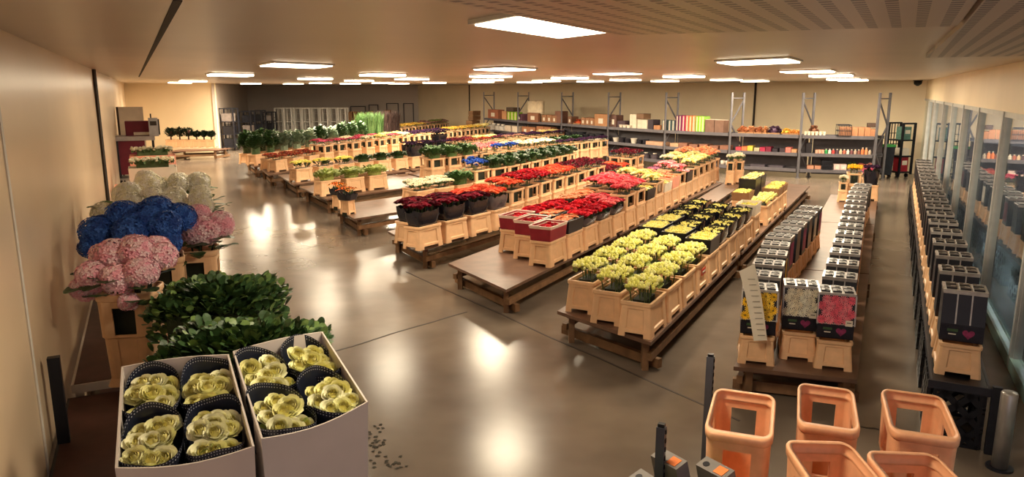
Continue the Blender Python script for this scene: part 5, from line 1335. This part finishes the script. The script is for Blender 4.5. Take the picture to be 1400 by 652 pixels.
for i in range(13):
    c, n_ = (('#3a9a58', 'green'), ('#ece4d4', 'white'), ('#c84a48', 'red'), ('#5a4450', 'dark'), ('#e0c0a0', 'cream'), ('#b86a58', 'brick'), ('#ece4d4', 'ivory'), ('#7a4a50', 'maroon'), ('#c0a090', 'beige'), ('#8c5a50', 'brown'), ('#ee8454', 'orange'), ('#f09a6a', 'peach'), ('#b8a898', 'grey'))[i]
    shelf_item('bottle', 1123 + i * 5, 1127.4 + i * 5, 1, 7 + 3 * (i in (10, 11)), c, '%s spray bottle in the second shelf row nearest the glass' % n_, 'spray_bottle', 'bottle', .2, .1, 'spray bottles on the second shelf')
# third shelf
for i in range(5): shelf_item('bottle', 838 + i * 12, 846 + i * 12, 2, 8, '#4a4048', 'dark jar on the third shelf behind the orange roses, %s of five' % ordn(i + 1), 'jar', 'jar', .2, .14, 'dark jars on the third shelf')
for i, x in enumerate((914, 921, 981, 988)): shelf_item('roll', x, x + 6, 2, 6, '#d8cfc4', 'white ribbon roll on the third shelf, %s of four' % ordn(i + 1), 'ribbon_roll', 'roll', .2, .1, 'white ribbon rolls')
for i, x in enumerate((1020, 1045)): B(x, x + 20, 2, 3, '#57505a', 'flat grey board on the empty third shelf, %s of two' % ordn(i + 1), sticker=False)
for i, x in enumerate((1096, 1106)): B(x, x + 9, 2, 5, '#c08a70', 'tan packet on the third shelf near the glass, %s of two' % ordn(i + 1), sticker=False)
shelf_item('basket', 1117, 1131, 2, 12, STEELD, 'grey wire basket on the third shelf near the glass', 'wire_basket', 'basket', .4, .1)
for i, x in enumerate((1132, 1141)): B(x, x + 8.6, 2, 8, '#e0c4c0', 'white and pink packet on the third shelf, %s of two' % ordn(i + 1), sticker=True)
shelf_item('heap', 1151, 1163, 2, 13, '#3c4a34', 'dark green leafy bunch in a tray on the third shelf', 'goods_tray', 'tray', group='trays of loose goods on the shelving')
for i, x in enumerate((1165, 1176)): shelf_item('heap', x, x + 12, 2, 10, ('#e08078', '#e49a90')[i], '%s flower tray on the third shelf nearest the glass' % ('coral', 'pale pink')[i], 'goods_tray', 'tray', group='trays of loose goods on the shelving')

WC_ = mat('white_cage_steel', '#f2eee6', .4, .05, 8)
# ------------------------------------------------------------------ cages and cartons in the dim end
def px_base(px, py): return G(px, py, 0)
def cage(label, x0, x1, ytop, ybase, m, shelves=2, group='roll cages along the dim wall', name='roll_cage', depth=.6, rz=0.0, load=None, mesh_=True):
    a, b = G(x0, ybase, 0), G(x1, ybase, 0); w_ = (b - a).length; c = (a + b) / 2; h = zfor(c, ytop)
    t = thing(name, label, 'roll cage', (c.x, c.y, 0), rz, group)
    for x in (-1, 1):
        for y in (0, 1): p = MB(); p.bar((x * w_ / 2, y * depth, .10), (x * w_ / 2, y * depth, h), .085 if m is WC_ else .055); p.build('post', m, t)
    for k in range(shelves + 1):
        p = MB(); z = .16 + (h - .2) * k / (shelves + .0001)
        p.box((0, depth / 2, z), (w_, depth, .04)) if k < shelves else [p.bar((-w_ / 2, y * depth, h - .02), (w_ / 2, y * depth, h - .02), .05) for y in (0, 1)]
        p.build('shelf' if k < shelves else 'top_rail', m, t)
    if mesh_:
        p = MB()
        for k in range(1, 4): x = -w_ / 2 + w_ * k / 4; p.bar((x, depth, .2), (x, depth, h), .02)
        for k in range(1, 5): p.bar((-w_ / 2, depth, h * k / 5), (w_ / 2, depth, h * k / 5), .02)
        p.build('wire_back', m, t)
    for x in (-1, 1):
        for y in (.1, depth - .1): p = MB(); p.lathe([(.06, -.02), (.06, .02)], 12, Matrix.Translation((x * (w_ / 2 - .06), y, .061)) @ Matrix.Rotation(math.pi / 2, 4, 'Y')); p.build('caster', BLACKM, t)
    return t, w_, h
WC_ = mat('white_cage_steel', '#f2eee6', .4, .05, 8)
for i in range(8):
    cage('white wire roll cage in the long row, %s from the partition side' % ordn(i + 1), 378 + i * 12.3, 388 + i * 12.3, 147.5, 188 + (i % 2) * .8, WC_, 2, 'white roll cages in the dim end')
for i, (x0, x1, yt, yb, n_) in enumerate(((303, 322, 148, 206, 'tall black roll cage beside the partition edge'), (330, 345, 152, 199, 'dark roll cage behind the greenery, next to the tall one'), (346, 360, 151, 196, 'dark roll cage carrying pale goods behind the greenery'), (362, 374, 153, 193, 'dark roll cage next to the white cages'))):
    t, w_, h = cage(n_, x0, x1, yt, yb, STEELD, 3, 'dark roll cages in the dim end')
    r = random.Random(i)
    for k in range(3):
        z = .16 + (h - .2) * k / 3.0 + .022
        bt = thing('crate', 'dark crate on the %s shelf of the %s' % (('lowest', 'middle', 'upper')[k], n_.replace(' roll cage', ' cage').replace('behind the greenery, next to the tall one', 'next to the tallest one')), 'crate', t.location + Vector((r.uniform(-.05, .05), .28, z)), 0, 'dark crates in the roll cages')
        m = open_box(0, h / 3 * .55, w_ * .36, .22, w_ * .38, .23); m.build('body', (STEELD, BLACKB, mat('grey_goods', '#8a807c', .6, .2, 10))[(k + i) % 3], bt)
        m = MB(); m.box((0, 0, h / 3 * .52), (w_ * .6, .38, .02)); m.build('lid', (DGREEN, STEELD, BLACKB)[(k + i) % 3], bt)
for i, (x0, x1, yt, yb) in enumerate(((481, 501, 145, 184), (506, 518, 143, 184), (530, 545.5, 141, 184), (553, 566, 141, 184))):
    cage('empty dark frame trolley against the far wall, %s from the cartons' % ordn(i + 1), x0, x1, yt, yb, mat('bronze_frame', '#4a4348', .5, .15, 8, metal=.3), 1, 'empty frame trolleys along the far wall', 'frame_trolley', .5, mesh_=False)
FB_ = mat('tall_brown_carton', '#a87c58', .7, .12, 6, objvar=.15)
for i, (x0, x1, yt) in enumerate(((477, 483, 154), (484, 488.5, 154), (489, 497, 154), (499, 504, 155), (504.5, 511, 153), (508, 515, 162), (517, 523, 157), (525, 535, 152))):
    a, b = G(x0, 188 + i % 2, 0), G(x1, 188 + i % 2, 0); c = (a + b) / 2; w_ = (b - a).length; h = zfor(c, yt)
    t = thing('tall_carton', 'tall upright brown carton beyond the taupe flowers, %s from the white cages' % ordn(i + 1), 'carton', (c.x, c.y - (.9 if i == 5 else 0), 0), .1 * (i % 3 - 1), 'tall upright cartons')
    m = MB(); m.box((0, .2, h / 2), (w_ * .92, .36, h)); m.build('body', FB_, t)
    for s in (-1, 1): m = MB(); m.box((s * w_ * .25, .2, h + .03), (w_ * .40, .34, .05), Matrix.Identity(4)); m.build('flap', FB_, t)
wt_, w_, h = cage('grey wheeled table cluttered with tools near the far corner', 583, 628, 146, 184, STEEL, 2, 'tables near the far corner', 'tool_trolley', .8, mesh_=False)
for i, (dx, hh, mm) in enumerate(((-.7, .35, GALV), (-.25, .25, mat('white_goods', '#d0c8bc', .6, .1)), (.2, .5, GALV), (.6, .22, STEELD))):
    bt = thing('tool_box', '%s on the upper shelf of the cluttered table' % ('grey toolbox', 'white toolbox', 'tall pale toolbox', 'black toolbox')[i], 'toolbox', wt_.location + Vector((dx, .4, .16 + (h - .2) / 2 + .022)), 0, 'tool boxes near the far corner')
    m = MB(); m.box((0, 0, hh / 2), (.32, .3, hh)); m.build('body', mm, bt)
    m = MB(); m.bar((-.08, 0, hh + .04), (.08, 0, hh + .04), .025); m.bar((-.08, 0, hh), (-.08, 0, hh + .04), .02); m.bar((.08, 0, hh), (.08, 0, hh + .04), .02); m.build('handle', STEELD, bt)
# crate stack at the shelving end
for i, (x0, x1, z0, z1) in enumerate(((642, 652, 187, 175.5), (642, 652, 175.5, 164), (645, 653, 164, 158), (645.5, 653, 158, 151))):
    y = 197
    a, b = G(x0, y, 0), G(x1, y, 0); c = (a + b) / 2; zz0, zz1 = max(0, zfor(c, z0)) if i else 0, zfor(c, z1)
    t = thing('storage_crate', 'brown storage crate in the stack beside the shelving, %s from the floor' % ordn(i + 1), 'crate', (c.x, c.y, zz0), -.6, 'brown storage crates by the shelving'); hh = zz1 - zz0 - .02; w_ = (b - a).length
    m = open_box(0, hh, w_ * .5, .3, w_ * .52, .32); m.build('body', BROWNB, t)
    m = MB(); m.box((0, 0, hh - .03), (w_ * .9, .5, .03)); m.build('lid', WOODD, t)
    for k in (.3, .6): m = MB(); m.box((0, -.325, hh * k), (w_ * 1.0, .02, .04)); m.build('slat', WOODR, t)
# trolley with red base and grey bin in the glass corner
rt, w_, h = cage('dark wheeled stand with red goods in the corner by the glass', 1226, 1246, 168, 243, BLACKM, 3, 'stands in the corner by the glass', 'goods_stand', .55, .3)
for i, (z, hh, mm, n_) in enumerate(((.2, .44, mat('red_goods', '#a01c2c', .5, .2, 10), 'red carton at the bottom of the corner stand'), (.95, .22, WHITEB, 'white packet on the middle of the corner stand'), (1.42, .38, mat('teal_goods', '#5c8478', .5, .25, 14), 'teal packet at the top of the corner stand'))):
    bt = thing('goods_box', n_, 'box', rt.location + Vector((.0, .14, (.16 + (h - .2) * i / 3.0) + .022)), .3, 'goods in the corner by the glass')
    m = MB(); m.box((0, 0.1, hh / 2), (w_ * .6, .3, hh)); bd_ = m.build('body', mm, bt)
    m = MB(); m.box((0, -.053, hh * .6), (w_ * .4, .008, hh * .3)); m.build('label_sticker', WHITEB, bd_)
bn = thing('bin', 'grey wheeled bin with bright green lid in the glass corner', 'bin', G(1208, 243, 0), .2)
m = MB(); m.lathe([(.20, .10), (.24, .95)], 4, Matrix.Rotation(math.pi / 4, 4, 'Z')); m.build('body', STEELD, bn)
m = MB(); m.box((0, 0, .98), (.36, .36, .07)); m.build('lid', mat('green_lid', '#3f9a4c', .5, .1), bn)
for x in (-.1, .1): m = MB(); m.lathe([(.055, -.02), (.055, .02)], 12, Matrix.Translation((x, -.1, .056)) @ Matrix.Rotation(math.pi / 2, 4, 'Y')); m.build('wheel', BLACKM, bn)
cm_ = thing('camera', 'small black security camera in the ceiling corner', 'camera', G(1255, 112.5, CEIL - .06))
m = MB(); m.lathe([(.02, .06), (.09, .05), (.12, .0), (.10, -.06), (.03, -.11)], 14); m.build('dome', BLACKM, cm_)
m = MB(); m.lathe([(.13, .03), (.13, .058)], 14); m.build('mount', STEELD, cm_)
# fallen leaves
lv = MB(); r = random.Random(5)
for i in range(46):
    k = r.random(); p = G(r.gauss(511, 9) if k < .7 else r.gauss(538, 7), r.gauss(612, 16) if k < .7 else r.gauss(634, 5), 0)
    lv.add(T_LEAF, Matrix.Translation((p.x, p.y, .006)) @ Matrix.Rotation(r.uniform(0, 6), 4, 'Z') @ Matrix.Rotation(-1.5, 4, 'X') @ Matrix.Diagonal((.045, .04, .04, 1)))
o = lv.build('leaf_litter', mat('dry_leaf', '#3c362c', .8, .3, 30)); tag(o, 'scattered dark fallen leaves on the floor beside the rose carton', 'fallen leaves', None, 'stuff')
# ------------------------------------------------------------------ light, camera, view
w = bpy.data.worlds.new('World'); SC.world = w; w.use_nodes = True
bg = w.node_tree.nodes['Background']; bg.inputs[0].default_value = (.70, .58, .60, 1); bg.inputs[1].default_value = .85
cam = bpy.data.cameras.new('Camera'); co = bpy.data.objects.new('Camera', cam); COL.objects.link(co)
cam.sensor_fit = 'HORIZONTAL'; cam.sensor_width = 36; cam.lens = 36 * FPX / 1400; cam.clip_start = .05; cam.clip_end = 200
co.location = (0, 0, CAMH); co.rotation_euler = (math.pi / 2 - PIT, 0, 0); SC.camera = co
vs = SC.view_settings; vs.view_transform = 'Standard'; vs.look = 'None'; vs.gamma = 1; vs.use_curve_mapping = False; vs.exposure = 0.2
SC.cycles.use_denoising = True
SC.cycles.max_bounces = 8; SC.cycles.diffuse_bounces = 4; SC.cycles.glossy_bounces = 3; SC.cycles.transparent_max_bounces = 8
SC.cycles.sample_clamp_indirect = 4.0
# a prototype left unused goes away
for o in [o for o in bpy.data.objects if o.location.z < -40]: bpy.data.objects.remove(o)
